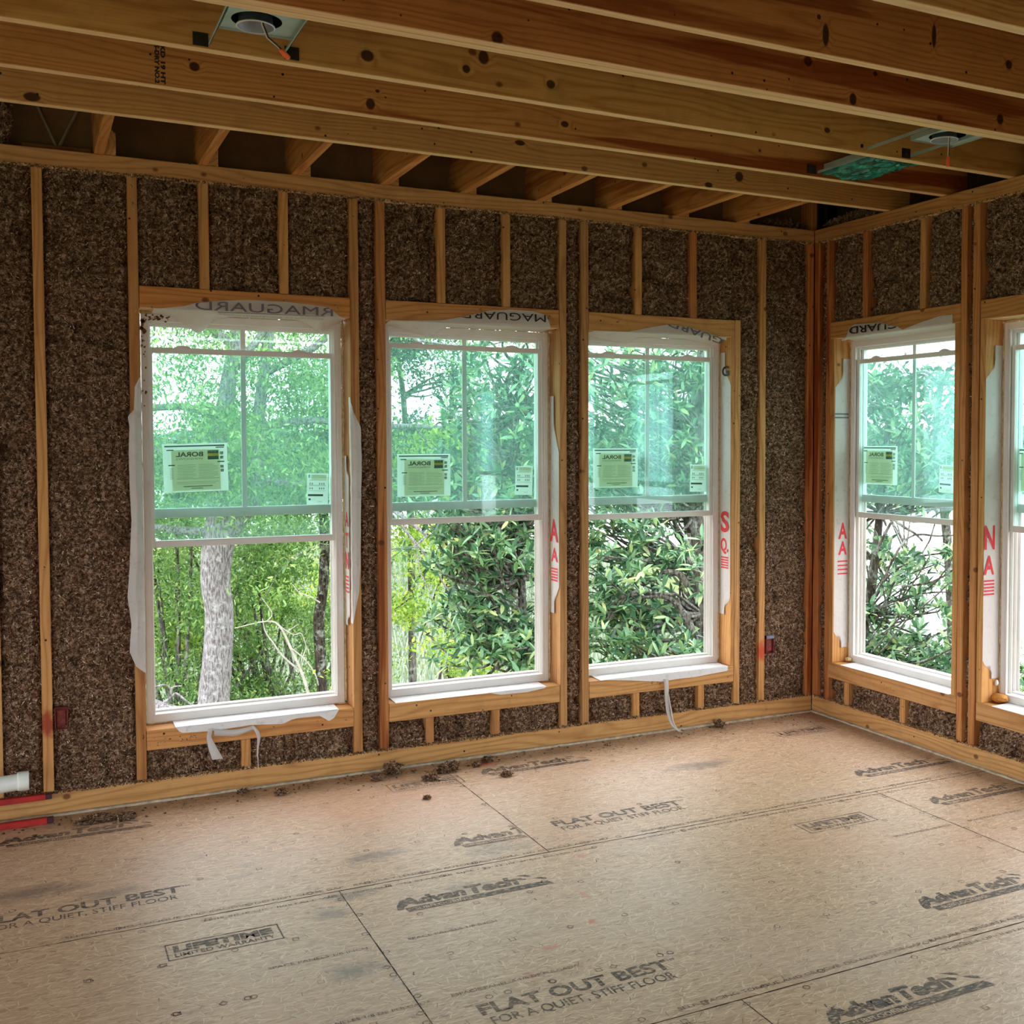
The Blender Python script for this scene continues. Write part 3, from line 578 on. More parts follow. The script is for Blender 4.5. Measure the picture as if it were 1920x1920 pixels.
# ------------------------------------------------------------------ windows
DF = .108                                   # depth of the frame's inner face behind the stud faces
STW = wrap_mat('sticker_paper', srgb(240, 244, 238), .6, .05); STY = wrap_mat('sticker_inner_paper', srgb(226, 228, 196), .55, .05)
STK = plain('sticker_print', srgb(34, 40, 38), .6); STG = plain('sticker_grey', srgb(120, 134, 122), .6); STL = plain('sticker_yellow', srgb(212, 190, 70), .6); STT = plain('sticker_teal', srgb(60, 110, 100), .6); STO = plain('sticker_letters', srgb(70, 84, 62), .6)
def sticker(parent, u0, u1, z0, z1, d, tilt=0., kind=0):
    W_, H_ = u1-u0, z1-z0; mb = MB(); ux = np.array([math.cos(tilt), 0, math.sin(tilt)]); uz = np.array([-math.sin(tilt), 0, math.cos(tilt)]); o_ = np.array([u0, d, z0])
    def q(a, b_, c, e, mat, lift):
        mb.cur = mat; P = [o_+ux*W_*x+uz*H_*y+np.array([0, -lift, 0]) for x, y in ((a, c), (b_, c), (b_, e), (a, e))]; mb.add([tuple(p) for p in P], [(0, 1, 2, 3)])
    mb.cur = 0; P = [o_+ux*W_*x+uz*H_*y for x, y in ((0, 0), (1, 0), (1, 1), (0, 1))]; mb.add([tuple(p) for p in P]+[tuple(p+np.array([0, .0006, 0])) for p in P], [(0, 1, 2, 3), (7, 6, 5, 4)])
    if kind == 0:
        q(.13, .88, .03, .87, 1, .0003); q(.03, .96, .935, .965, 2, .0005)
        for a, b_, c in ((.06, .17, .86), (.82, .95, .90), (.08, .18, .55), (.84, .95, .60)): q(a, b_, c, c+.022, 2, .0006)
        q(.69, .86, .66, .85, 5, .0006); q(.69, .86, .73, .79, 4, .0008)
        for i in range(3): q(.69+.05*i, .72+.05*i, .81, .84, 3, .0009)
        for i in range(9): q(.22, .50 if i % 3 else .46, .30+.032*i, .306+.032*i, 3, .0006); q(.54, .84 if i % 4 else .78, .30+.032*i, .306+.032*i, 3, .0006)
        q(.20, .86, .27, .278, 3, .0006); q(.20, .86, .20, .206, 3, .0006); q(.20, .80, .17, .175, 3, .0006); q(.30, .75, .105, .125, 3, .0006); q(.42, .60, .065, .082, 3, .0006)
        for c in (.76, .67, .48, .40): q(.885, .935, c, c+.06, 3, .0006); q(.893, .927, c+.012, c+.048, 0, .0008)
        for c in range(8): q(.10, .155, .28+.03*c, .288+.03*c, 3, .0006)
        mb.cur = 6; put_text(mb, 'BORAL', o_+ux*W_*.62+uz*H_*.735+np.array([0, -.0009, 0]), -ux, uz, H_*.095, W_*.42, .03)
        mb.cur = 3; put_text(mb, 'WINDOWS', o_+ux*W_*.62+uz*H_*.665+np.array([0, -.0009, 0]), -ux, uz, H_*.045, W_*.42)
    else:
        q(.06, .12, .86, .96, 3, .0005); q(.2, .9, .80, .96, 1, .0005)
        for c in (.78, .60, .44, .62, .93, .88): q(.10, .88, c, c+.008, 3, .0007)
        for x in (.12, .22, .56, .66, .76):
            q(x, x+.05, .64, .70, 3, .0008); q(x, x+.05, .49, .55, 3, .0008)
        q(.05, .76, .27, .335, 2, .0008); q(.08, .18, .14, .20, 2, .0008); q(.5, .72, .09, .10, 3, .0008)
    o = mb.build('product_sticker' if kind == 0 else 'rating_sticker', [STW, STY, STK, STG, STL, STT, STO], parent)
    return tag(o, 'white paper sticker printed BORAL WINDOWS, seen reversed from inside' if kind == 0 else 'small white energy rating sticker')
def window(n, rot, u0, u1, zr, label, st_=None, rt=None, tilt=0.):
    F0, F1, Z0, Z1 = u0+.014, u1-.014, .323, 2.127
    t = empty(f'window_{n}', (F0, DF, Z0), rot, label=label, cat='window', kind='structure')
    b = MB(); fw = .022; d0, d1 = DF, DF+.085
    # frame: inner lip, jamb channels, head and sill with steps
    for a, c in ((F0, F0+fw), (F1-fw, F1)): b.box(a, c, d0, d1, Z0, Z1)
    b.box(F0+fw, F1-fw, d0, d1, Z1-.034, Z1); b.box(F0+fw, F1-fw, d0, d1, Z0, Z0+.036)
    for s_ in (1, -1):                       # ridges inside the side channels
        e = F0+fw if s_ == 1 else F1-fw
        for dd, th, hh in ((d0+.002, .004, .012), (d0+.032, .005, .016), (d0+.060, .005, .016), (d0+.080, .005, .020)):
            b.box(min(e, e+s_*hh), max(e, e+s_*hh), dd, dd+th, Z0+.036, Z1-.034)
    for dd in (d0+.034, d0+.062): b.box(F0+fw, F1-fw, dd, dd+.004, Z1-.048, Z1-.034)
    b.box(F0+fw, F1-fw, d0+.05, d1, Z0+.036, Z0+.044)
    b.build('frame', VINYL, t, bevel=.0015)
    def sash(name, d, z0, z1, sw, bw, tw, munt):
        a0, a1 = F0+fw+.004, F1-fw-.004; e = tag_empty(name, t, (a0, d, z0))
        b = MB(); th = .026
        b.box(a0, a0+sw, d, d+th, z0, z1); b.box(a1-sw, a1, d, d+th, z0, z1); b.box(a0+sw, a1-sw, d, d+th, z0, z0+bw); b.box(a0+sw, a1-sw, d, d+th, z1-tw, z1)
        b.build('sash_frame', VINYL, e, bevel=.0015)
        b = MB(); b.box(a0+sw, a1-sw, d+.010, d+.014, z0+bw, z1-tw); b.build('pane', GLASS, e)
        if munt:
            mid = (a0+a1)/2; b = MB(); b.box(mid-.0115, mid+.0115, d+.003, d+.0095, z0+bw, z1-tw); b.build('muntin', VINYL, e, bevel=.001)
        else:
            for c in (a0+.18*(a1-a0), a0+.80*(a1-a0)):          # finger-lift catches on the top rail
                b = MB(); n_ = 10; vs = []
                for k in range(n_+1):
                    x = -.036+.072*k/n_; h_ = .011*math.sin(PI*k/n_)**.7+.001; vs += [(c+x, d+.004, z1), (c+x, d+.020, z1), (c+x, d+.020, z1+h_), (c+x, d+.004, z1+h_)]
                b.add(vs, [(4*k+j, 4*k+(j+1) % 4, 4*k+4+(j+1) % 4, 4*k+4+j) for k in range(n_) for j in range(4)]); b.build('tilt_latch', VINYL, e)
        return e
    up = sash('upper_sash', d0+.053, 1.226, Z1-.034, .018, .042, .016, True)
    lo = sash('lower_sash', d0+.020, zr, zr+.885, .021, .030, .024, False)
    if st_: sticker(up, *st_, d0+.060, tilt, 0)
    if rt: sticker(up, *rt, d0+.0605, -.03, 1)
    return t
def tag_empty(name, parent, loc):
    o = bpy.data.objects.new(name, None); COL.objects.link(o); o.empty_display_size = .05
    o.parent = parent; o.location = Vector(loc)-Vector(parent['o']); o['o'] = tuple(loc); return o
window(1, 0, *BO[0], 1.098, 'leftmost white double-hung window with its lower sash raised', (-3.483, -3.206, 1.338, 1.556), (-2.853, -2.752, 1.270, 1.418), .025)
window(2, 0, *BO[1], 1.160, 'second white double-hung window from the left with raised lower sash', (-2.411, -2.137, 1.296, 1.506), (-1.787, -1.690, 1.292, 1.441), 0)
window(3, 0, *BO[2], 1.150, 'third white double-hung window from the left with raised lower sash', (-1.334, -1.062, 1.318, 1.530), (-.728, -.622, 1.286, 1.438), 0)
window(4, RW, *RO[0], 1.140, 'fourth window, first on the right wall, with raised lower sash', (.222, .513, 1.328, 1.541), (.823, .932, 1.303, 1.446), 0)
window(5, RW, *RO[1], 1.135, 'rightmost window at the picture edge with raised lower sash', (1.322, 1.61, 1.325, 1.535), (1.93, 2.04, 1.30, 1.45), 0)
window(6, RW, *RO[2], 1.24, 'window of the right wall beside the viewer, outside the picture')
window(7, RW, *RO[3], 1.24, 'last window of the right wall, behind the viewer')

# ------------------------------------------------------------------ house wrap, sealing foam, torn strips
def interp(pts, u): 
    p = sorted(pts); return float(np.interp(u, [a for a, _ in p], [b for _, b in p]))
def rows_sheet(rows, mat, name, parent=None, rot=0., nu=60, noise=.004, seed=1., label=None, cat=None, letters=None, sub=5):
    # rows: functions u01 -> (u,d,z) ; consecutive rows are joined
    R_ = []
    for r0, r1 in zip(rows[:-1], rows[1:]):
        for k in range(sub): R_.append((r0, r1, k/sub))
    R_.append((rows[-2], rows[-1], 1.)); P = []
    for ri, (a, b, t) in enumerate(R_):
        for i in range(nu+1):
            s_ = i/nu; p = np.array(a(s_))*(1-t)+np.array(b(s_))*t
            n_ = vnoise(np.array([p[0]*26+seed]), np.array([p[1]*40+seed]), np.array([p[2]*26]))[0]-.5
            P.append((p[0], p[1]-abs(n_)*noise*2, p[2]+n_*noise*.4))
    F = [(r*(nu+1)+i, r*(nu+1)+i+1, (r+1)*(nu+1)+i+1, (r+1)*(nu+1)+i) for r in range(len(R_)-1) for i in range(nu)]
    mb = MB(); mb.add(P, F); mats = [mat, INKG, INKK, INKR]
    if letters: letters(mb)
    o = mb.build(name, mats, rot=rot, smooth=True)
    return tag(o, label, cat)
def clampz(mb, n0, arch, eps=.002):
    for i in range(n0, len(mb.v)):
        v = mb.v[i]; mb.v[i] = (v[0], v[1], min(v[2], interp(arch, v[0])-eps))
def head_wrap(rot, arch, hang, letters, label, seed):
    u0, u1 = min(a for a, _ in arch), max(a for a, _ in arch); U = lambda s: u0+(u1-u0)*s
    top = lambda s: (U(s), -.0035, max(2.1385, interp(arch, U(s)))); edge = lambda s: (U(s), -.0035, min(2.138, interp(arch, U(s))) if interp(arch, U(s)) < 2.138 else 2.138)
    und = lambda s: (U(s), .05, 2.133); back = lambda s: (U(s), .098, interp(hang, U(s)))
    return rows_sheet([top, edge, und, back], WRAP, 'house_wrap_flap', rot=rot, nu=90, noise=.0012, seed=seed, label=label, cat='house wrap', letters=letters)
A1 = [(-3.53, 2.137), (-3.506, 2.139), (-3.402, 2.156), (-3.354, 2.173), (-3.243, 2.188), (-3.129, 2.197), (-2.966, 2.197), (-2.847, 2.189), (-2.774, 2.183), (-2.74, 2.151), (-2.705, 2.13)]
def L1(mb):
    mb.cur = 1; n0 = len(mb.v); put_text(mb, 'RMAGUARD', (-2.763, -.0105, 2.142), (-1, 0, 0), (0, 0, 1), .042, .60); clampz(mb, n0, A1)
    mb.add([(-3.27, -.0105, 2.1335), (-2.80, -.0105, 2.1385), (-2.80, -.0105, 2.1405), (-3.27, -.0105, 2.1365)], [(0, 1, 2, 3)])
    put_text(mb, 'RESISTANT AIR INFILTRATION BARRIER', (-2.80, .050, 2.1300), (-1, 0, 0), (0, -1, 0), .026, .46)
head_wrap(0, A1, [(-3.53, 2.128), (-3.45, 2.12), (-3.396, 2.086), (-3.341, 2.046), (-3.315, 2.062), (-3.272, 2.111), (-3.2, 2.128), (-2.9, 2.128), (-2.86, 2.115), (-2.80, 2.08), (-2.76, 2.10), (-2.705, 2.125)], L1, 'torn white house wrap over the leftmost window with mirrored grey letters', 1.)
A2 = [(-2.49, 2.136), (-2.355, 2.143), (-2.235, 2.151), (-2.127, 2.174), (-1.988, 2.21), (-1.875, 2.221), (-1.76, 2.219), (-1.686, 2.205), (-1.672, 2.179), (-1.66, 2.14)]
def L2(mb):
    mb.cur = 2; n0 = len(mb.v); put_text(mb, 'MAGUARD', (-1.69, -.0105, 2.204), (-1, 0, 0), (0, 0, -1), .040, .46); clampz(mb, n0, A2)
head_wrap(0, A2, [(-2.49, 2.128), (-2.36, 2.10), (-2.279, 2.075), (-2.22, 2.11), (-2.18, 2.128), (-1.66, 2.128)], L2, 'torn white house wrap over the second window with upside-down black letters', 2.)
A3 = [(-1.42, 2.134), (-1.3, 2.137), (-1.212, 2.141), (-1.052, 2.175), (-.97, 2.19), (-.853, 2.184), (-.717, 2.155), (-.641, 2.135), (-.60, 2.12)]
def L3(mb):
    mb.cur = 1; n0 = len(mb.v); q = 14*PI/180; put_text(mb, 'GUARD', (-.625, -.0105, 2.128), (-math.cos(q), 0, math.sin(q)), (-math.sin(q), 0, -math.cos(q)), .036, .36, .012); clampz(mb, n0, A3)
head_wrap(0, A3, [(-1.42, 2.125), (-1.25, 2.10), (-1.17, 2.085), (-1.10, 2.125), (-.8, 2.128), (-.66, 2.11), (-.60, 2.10)], L3, 'curved white house wrap over the third window with slanting grey letters', 3.)
A4 = [(.25, 2.12), (.287, 2.139), (.312, 2.190), (.357, 2.203), (.57, 2.192), (.66, 2.168), (.692, 2.161), (.732, 2.140), (.78, 2.15), (.848, 2.163), (.996, 2.185), (1.08, 2.183)]
def L4(mb):
    mb.cur = 2; n0 = len(mb.v); put_text(mb, 'GUARD', (.70, -.0105, 2.190), (-1, 0, 0), (0, 0, -1), .040, .38, .012); clampz(mb, n0, A4)
head_wrap(RW, A4, [(.25, 2.12), (1.08, 2.125)], L4, 'rippled white house wrap over the fourth window with upside-down black letters', 4.)

def side_flap(outer, inner, label, seed, rot=0., bul=.03):
    o_ = sorted(outer, key=lambda p: -p[1]); i_ = sorted(inner, key=lambda p: -p[1]); zt, zb = o_[0][1], min(o_[-1][1], i_[-1][1])
    f = lambda pts, z: float(np.interp(-z, [-b for _, b in pts], [a for a, _ in pts]))
    A = lambda s: (f(i_, zt+(zb-zt)*s), .02, zt+(zb-zt)*s); A2_ = lambda s: (f(i_, zt+(zb-zt)*s), -.006, zt+(zb-zt)*s)
    M_ = lambda s: ((f(o_, zt+(zb-zt)*s)+f(i_, zt+(zb-zt)*s))/2, -.012-bul*math.sin(PI*s)**.5, zt+(zb-zt)*s); B = lambda s: (f(o_, zt+(zb-zt)*s), -.008-.006*math.sin(PI*s), zt+(zb-zt)*s)
    return rows_sheet([A, A2_, M_, B], WRAP, 'house_wrap_flap', rot=rot, nu=120, noise=.010, seed=seed, label=label, cat='house wrap')
side_flap([(-3.592, 1.841), (-3.612, 1.801), (-3.617, 1.70), (-3.642, 1.677), (-3.636, 1.631), (-3.641, 1.518), (-3.639, 1.359), (-3.635, 1.234), (-3.645, 1.04), (-3.655, .904), (-3.642, .788), (-3.651, .669), (-3.626, .603), (-3.590, .572)],
          [(-3.588, 1.841), (-3.586, 1.0), (-3.587, .572)], 'grey-white house wrap flap folded back along the left side of the leftmost window', 5., bul=.014)
side_flap([(-2.691, 1.772), (-2.67, 1.699), (-2.640, 1.637), (-2.636, 1.488), (-2.642, 1.289), (-2.646, .989), (-2.655, .864), (-2.668, .79), (-2.684, .716)],
          [(-2.688, 1.772), (-2.684, 1.4), (-2.685, .9), (-2.686, .716)], 'narrow house wrap flap folded back along the right side of the leftmost window', 6., bul=.012)
def jamb_wrap(rot, u, side, zt, zb, dtop, letters, label, seed, cut=.12):
    # lies on a jamb: side -1 = jamb right of the opening, +1 = left of it
    f = lambda s: zt+(zb-zt)*s
    A = lambda s: (u, DF+.004, f(s)); B = lambda s: (u+side*.004, .055, f(s)); C = lambda s: (u, dtop+(DF-dtop)*max(0., 1-s/cut)**.8 + (DF-dtop)*max(0., (s-1+cut*.5)/(cut*.5)), f(s))
    def L(mb):
        mb.cur = 3; e = u+side*.0042
        if letters: letters(mb, e)
    rr = [A, B, C] if side < 0 else [A, B, C]
    o = rows_sheet(rr, WRAP, 'jamb_wrap', rot=rot, nu=70, noise=.0, seed=seed, label=label, cat='house wrap', letters=L); return o
def stripes(mb, e, d0, d1, z0, z1, n=5):
    for i in range(n):
        z = z0+(z1-z0)*i/(n-1); mb.add([(e, d0, z-.004), (e, d1, z-.004), (e, d1, z+.004), (e, d0, z+.004)], [(0, 1, 2, 3)])
def ltr(mb, e, ch, d0, wd, z0, h, sgn):   # sgn -1: reads towards the room edge; +1 towards the glass
    put_text(mb, ch, (e, d0, z0), (0, sgn, 0), (0, 0, 1), h, wd, .03)
def J1(mb, e):
    ltr(mb, e, 'A', .085, .05, 1.17, .07, -1); ltr(mb, e, 'T', .085, .05, 1.07, .07, -1); ltr(mb, e, 'N', .085, .05, .97, .08, -1); stripes(mb, e, .035, .085, .86, .93)
def J2(mb, e): ltr(mb, e, 'A', .105, .095, 1.055, .115, -1); ltr(mb, e, 'A', .09, .075, .951, .07, -1); stripes(mb, e, .015, .09, .852, .912)
def J3(mb, e): ltr(mb, e, 'S', .095, .08, 1.066, .115, -1); ltr(mb, e, 'Q.', .095, .075, .955, .075, -1); stripes(mb, e, .02, .09, .863, .92); mb.cur = 2; ltr(mb, e, 'G', .088, .07, 1.93, .055, -1)
def J4(mb, e): ltr(mb, e, 'A', .035, .06, 1.02, .09, 1); ltr(mb, e, 'A', .035, .06, .93, .075, 1); stripes(mb, e, .03, .1, .82, .89, 4); mb.cur = 1; stripes(mb, e, .0, .1, 1.70, 1.72, 2)
def J5(mb, e): ltr(mb, e, 'N', .004, .066, 1.056, .113, 1); ltr(mb, e, 'A', .002, .066, .935, .09, 1); stripes(mb, e, .002, .07, .838, .902)
jamb_wrap(0, -2.6875, -1, 1.50, .70, .03, J1, 'house wrap strip with red print inside the right jamb of the leftmost window', 7.)
jamb_wrap(0, -1.6135, -1, 1.80, .68, .004, J2, 'house wrap strip with two red letters A on the right jamb of the second window', 8., .25)
jamb_wrap(0, -.565, -1, 2.06, .60, .006, J3, 'house wrap strip with red S and Q on the right jamb of the third window', 9., .12)
jamb_wrap(RW, .1845, 1, 2.03, .40, .008, J4, 'white house wrap on the corner-side jamb of the fourth window', 10., .1)
jamb_wrap(RW, 1.2915, 1, 2.02, .43, .004, J5, 'white house wrap with red N and A on the far jamb of the rightmost window', 11., .1)

def sill_wrap(rot, u0, u1, lip, label, seed):
    U = lambda s: u0+(u1-u0)*s
    a = lambda s: (U(s), DF+.002, .3235); b = lambda s: (U(s), .05, .3205)
    c = lambda s: (U(s), -.0045 if interp(lip, U(s)) < .3185 else .0, .3195); d = lambda s: (U(s), -.0055, min(.3185, interp(lip, U(s))))
    return rows_sheet([a, b, c, d], WRAPS, 'sill_wrap', rot=rot, nu=110, noise=.0012, seed=seed, label=label, cat='house wrap')
WRAPS = wrap_mat('sill_wrap_white', srgb(240, 240, 242), .1)
sill_wrap(0, -3.47, -2.752, [(-3.47, .3195), (-3.455, .30), (-3.443, .292), (-3.314, .286), (-3.153, .293), (-3.012, .281), (-2.97, .296), (-2.94, .30), (-2.843, .299), (-2.80, .27), (-2.775, .282), (-2.752, .32)], 'wrinkled white house wrap lying over the sill of the leftmost window', 12.)
sill_wrap(0, -2.48, -1.69, [(-2.48, .3195), (-2.2, .3188), (-2.0, .3185), (-1.97, .31), (-1.939, .302), (-1.794, .301), (-1.70, .312), (-1.69, .32)], 'bright white house wrap over the sill of the second window', 13.)
sill_wrap(0, -1.38, -.585, [(-1.38, .3195), (-1.353, .3185), (-1.242, .306), (-1.014, .277), (-.90, .281), (-.812, .28), (-.673, .289), (-.589, .294), (-.585, .30)], 'long white house wrap lip over the sill of the third window', 14.)
sill_wrap(RW, .26, 1.085, [(.26, .32), (1.085, .32)], 'flat white house wrap on the sill of the fourth window', 15.)
sill_wrap(RW, 1.36, 2.19, [(1.36, .32), (2.19, .32)], 'flat white house wrap on the sill of the rightmost window', 16.)
def ribbon(pts, wid, name, label, ux=(1, 0, 0), cat='strip', parent=None):
    pts = [Vector(p) for p in pts]; mb = MB(); vs = []; n = 6; Q = []; W_ = []
    for i in range(len(pts)-1):
        for k in range(n):
            t = k/n; Q.append(pts[i].lerp(pts[i+1], t)); W_.append(wid[i]*(1-t)+wid[i+1]*t)
    Q.append(pts[-1]); W_.append(wid[-1])
    for _ in range(3): Q = [Q[0]]+[(Q[i-1]+Q[i]*2+Q[i+1])/4 for i in range(1, len(Q)-1)]+[Q[-1]]
    for q, w_ in zip(Q, W_):
        for s_ in (-1, 1):
            for e in (0, 1): vs.append(q+Vector(ux)*s_*w_/2+Vector((0, -.0008*e, 0)))
    mb.add(vs, [(4*i+a, 4*i+b, 4*i+4+b, 4*i+4+a) for i in range(len(Q)-1) for a, b in ((0, 1), (1, 3), (3, 2), (2, 0))])
    o = mb.build(name, WRAP, smooth=True, parent=parent); return tag(o, label, cat if not parent else None)
t = ribbon([(-3.325, -.011, .300), (-3.335, -.022, .262), (-3.322, -.028, .22), (-3.300, -.030, .163)], [.02, .02, .035, .046], 'hanging_strip', 'wide torn white strip hanging below the sill of the leftmost window')
ribbon([(-3.31, -.0075, .279), (-3.22, -.010, .265), (-3.14, -.0085, .280)], [.03, .03, .02], 'hanging_strip', 'torn white strip lying across the sill board of the leftmost window', (0, 0, 1))
ribbon([(-3.142, -.0105, .287), (-3.126, -.02, .262), (-3.120, -.026, .235), (-3.128, -.022, .172), (-3.122, -.018, .088)], [.012, .018, .014, .006, .002], 'hanging_strip', 'thin white strip tapering down below the sill of the leftmost window')
t = ribbon([(-.987, -.010, .290), (-.988, -.020, .25), (-.990, -.022, .20), (-.982, -.024, .11), (-.965, -.035, .04), (-.93, -.06, .006), (-.87, -.085, .004)], [.03, .027, .025, .022, .016, .014, .004], 'hanging_strip', 'long grey-white strip hanging from the third window sill to the floor')
t['o'] = (0, 0, 0)
ribbon([(-.978, -.025, .205), (-.968, -.030, .13), (-.955, -.035, .05), (-.925, -.04, .006), (-.83, -.025, .004)], [.004, .008, .009, .008, .004], 'torn_tail', None, parent=t)
# foam beads round the frames
FOAM = plain('sealing_foam', srgb(206, 184, 138), .8, var=.25, vs=60.)
FOAMB = plain('sealing_foam_brown', srgb(190, 128, 58), .6, var=.25, vs=40.)
rf = random.Random(11)
for n, (rot, (u0, u1)) in enumerate([(0, BO[0]), (0, BO[1]), (0, BO[2]), (RW, RO[0]), (RW, RO[1])]):
    t = bpy.data.objects[f'window_{n+1}']
    for (a, b_) in (((u0+.006, .33), (u0+.006, 2.125)), ((u1-.006, .33), (u1-.006, 2.125)), ((u0+.01, 2.133), (u1-.01, 2.133)), ((u0+.01, .3195), (u1-.01, .3195))):
        mb = MB(); k = 90; pts = [(a[0]+(b_[0]-a[0])*i/k+rf.uniform(-.0015, .0015), DF+.008+rf.uniform(-.004, .003), a[1]+(b_[1]-a[1])*i/k+rf.uniform(-.0015, .0015)) for i in range(k+1)]
        mb.tube(pts, [.0062+rf.uniform(-.002, .0015) for _ in pts], 6); o = mb.build('foam_bead', FOAM, t, smooth=True)
fuzzy('foam_blob', (.085, -1.325, .341), (.034, .045, .020), 7.7, n=100, mat=FOAMB, amp=.15, label='orange-brown foam blob on the sill corner of the rightmost window', cat='foam')
fuzzy('foam_blob', (.088, -1.302, .41), (.008, .009, .014), 8.7, n=100, mat=WRIM, amp=.12, label='small white foam dab in the corner of the rightmost window', cat='foam')
fuzzy('foam_blob', (.09, -.215, .334), (.014, .022, .012), 9.7, n=100, mat=FOAM, amp=.2, label='pale foam crumb in the sill corner of the fourth window', cat='foam')
# brown splatter on the leftmost window frame
mb = MB(); rq = random.Random(4)
for i in range(70):
    u = -3.572+abs(rq.gauss(0, .03)); z = 2.10-abs(rq.gauss(0, .16)); s_ = rq.uniform(.002, .007)*(1.4 if z > 2.05 else .8)
    if u < -3.556: mb.add([(u+s_*math.cos(a)*rq.uniform(.6, 1.2), DF-.0006, z+s_*math.sin(a)*rq.uniform(.6, 1.6)) for a in [2*PI*k/7 for k in range(7)]], [tuple(range(7))])
for i in range(45):
    u = -3.52+rq.gauss(0, .035); z = 2.111+rq.gauss(0, .010); s_ = rq.uniform(.002, .006)
    if -3.56 < u < -3.42 and 2.094 < z < 2.126: mb.add([(u+s_*math.cos(a)*rq.uniform(.6, 1.6), DF-.0006, z+s_*math.sin(a)*rq.uniform(.6, 1.)) for a in [2*PI*k/7 for k in range(7)]], [tuple(range(7))])
tw = bpy.data.objects['window_1']; o = mb.build('brown_splatter', plain('brown_splatter', srgb(120, 78, 44), .8), tw); tag(o, 'brown insulation splatter', kind='stuff')

# ------------------------------------------------------------------ outlet boxes, pipe, red frame, floor debris
BOXR = plain('red_sprayed_plastic', srgb(122, 50, 44), .6, var=.35, vs=60.); BOXB = plain('blue_grey_plastic', srgb(120, 130, 150), .5)
def outlet(u0, u1, z0, z1, label, two=False):
    t = empty('outlet_box', (u0, -.008, z0), label=label, cat='outlet box')
    b = MB(); w_ = .003; b.box(u0, u0+w_, -.008, .05, z0, z1); b.box(u1-w_, u1, -.008, .05, z0, z1); b.box(u0, u1, -.008, .05, z0, z0+w_); b.cur = 1 if two else 0; b.box(u0, u1, -.0085, .05, z1-w_*(6 if two else 1), z1); b.cur = 0
    b.box(u0, u1, .012, .016, z0, z1); b.build('box', [BOXR, BOXB], t, bevel=.0012)
    b = MB(); b.box(u0+.008, u1-.008, .004, .0125, z0+.012, z1-.014); b.build('mud_cover', BOXR, t, bevel=.002)
outlet(-3.943, -3.893, .364, .458, 'red-stained electrical box beside the leftmost visible stud', False)
outlet(-.326, -.273, .365, .468, 'red electrical box with a pale top between third window and corner', True)
PVC = plain('white_pvc', srgb(226, 232, 226), .35, .5, var=.06)
t = empty('drain_pipe', (-4.043, -.2, .22), label='white plastic pipe end with a coupling at the left edge of the picture', cat='pipe')
b = MB(); b.tube([(-4.07, -.2, .219), (-4.5, -.215, .195), (-4.56, -.217, .17), (-4.58, -.217, .11), (-4.58, -.217, 0)], .0325, 24, cap=False); b.build('pipe', PVC, t, smooth=True)
b = MB()
vs = []; n_ = 32
for x, r in ((-4.085, .0325), (-4.085, .036), (-4.074, .0375), (-4.048, .0375), (-4.043, .0365), (-4.043, .030), (-4.10, .030)):
    for k in range(n_): vs.append((x, -.2+r*math.cos(2*PI*k/n_), .2195+r*math.sin(2*PI*k/n_)))
b.add(vs, [(i*n_+k, i*n_+(k+1) % n_, (i+1)*n_+(k+1) % n_, (i+1)*n_+k) for i in range(6) for k in range(n_)]); b.build('coupling', PVC, t, smooth=True)
REDP = plain('red_painted_steel', srgb(176, 44, 40), .5, var=.2); RCAP = plain('dark_end_cap', srgb(70, 40, 46), .5)
t = empty('red_steel_frame', (-3.96, -.05, 0), label='low red steel frame with dark end caps at the lower left edge of the picture', cat='frame')
for nm, (x0, x1, y0, y1, z0, z1) in (('rail', (-4.62, -3.984, -.046, -.021, .086, .110)), ('rail', (-4.62, -3.98, -.095, -.070, .0, .026))):
    b = MB(); b.box(x0, x1, y0, y1, z0, z1); b.build(nm, REDP, t, bevel=.002); b = MB(); b.box(x1, x1+.024, y0+.001, y1-.001, z0+.001, z1-.001); b.build('end_cap', RCAP, t, bevel=.002)
b = MB(); b.box(-4.645, -4.62, -.095, -.021, 0, .11); b.build('upright', REDP, t, bevel=.002)
cl = [(-2.609, -.136, .028, .016, 'flat insulation clump on the floor, leftmost of the group below the second window'), (-2.515, -.06, .040, .030, 'tall brown insulation clump against the plate below the second window'), (-2.389, -.24, .030, .015, 'insulation clump lying nearest the viewer below the second window'),
      (-2.30, -.16, .030, .020, 'left one of two joined insulation clumps beside the orange paint'), (-2.255, -.15, .036, .026, 'right one of two joined insulation clumps beside the orange paint'), (-2.053, -.349, .024, .014, 'insulation clump on the floor in front of the orange paint'),
      (-2.124, -.138, .020, .013, 'small insulation clump on the orange paint stain'), (-2.044, -.088, .028, .014, 'insulation clump against the plate at the right of the orange paint'), (-2.494, -.50, .014, .008, 'small dark clump alone on the pale floor'),
      (-3.05, -.145, .022, .015, 'small pale clump by the plate below the gap between leftmost and second window'), (-3.195, -.04, .022, .010, 'small clump by the plate below the leftmost window'), (-.673, -.05, .026, .022, 'dark brown clump by the plate below the third window'),
      (-3.70, -.16, .05, .010, 'thin spread of brown crumbs on the floor near the red frame'), (-3.80, -.13, .06, .008, 'thin crumb spread beside the printed logo at the far left')]
for i, (x, y, r_, h_, l) in enumerate(cl):
    fuzzy('insulation_clump', (x, y, h_*.75), (r_, r_*.8, h_), 20+i*1.7, n=100, amp=.55, chips=260 if r_ > .03 else 130, label=l, cat='insulation clump', group='insulation clumps on the floor', fl=.009)
mb = MB(); rr = random.Random(8)
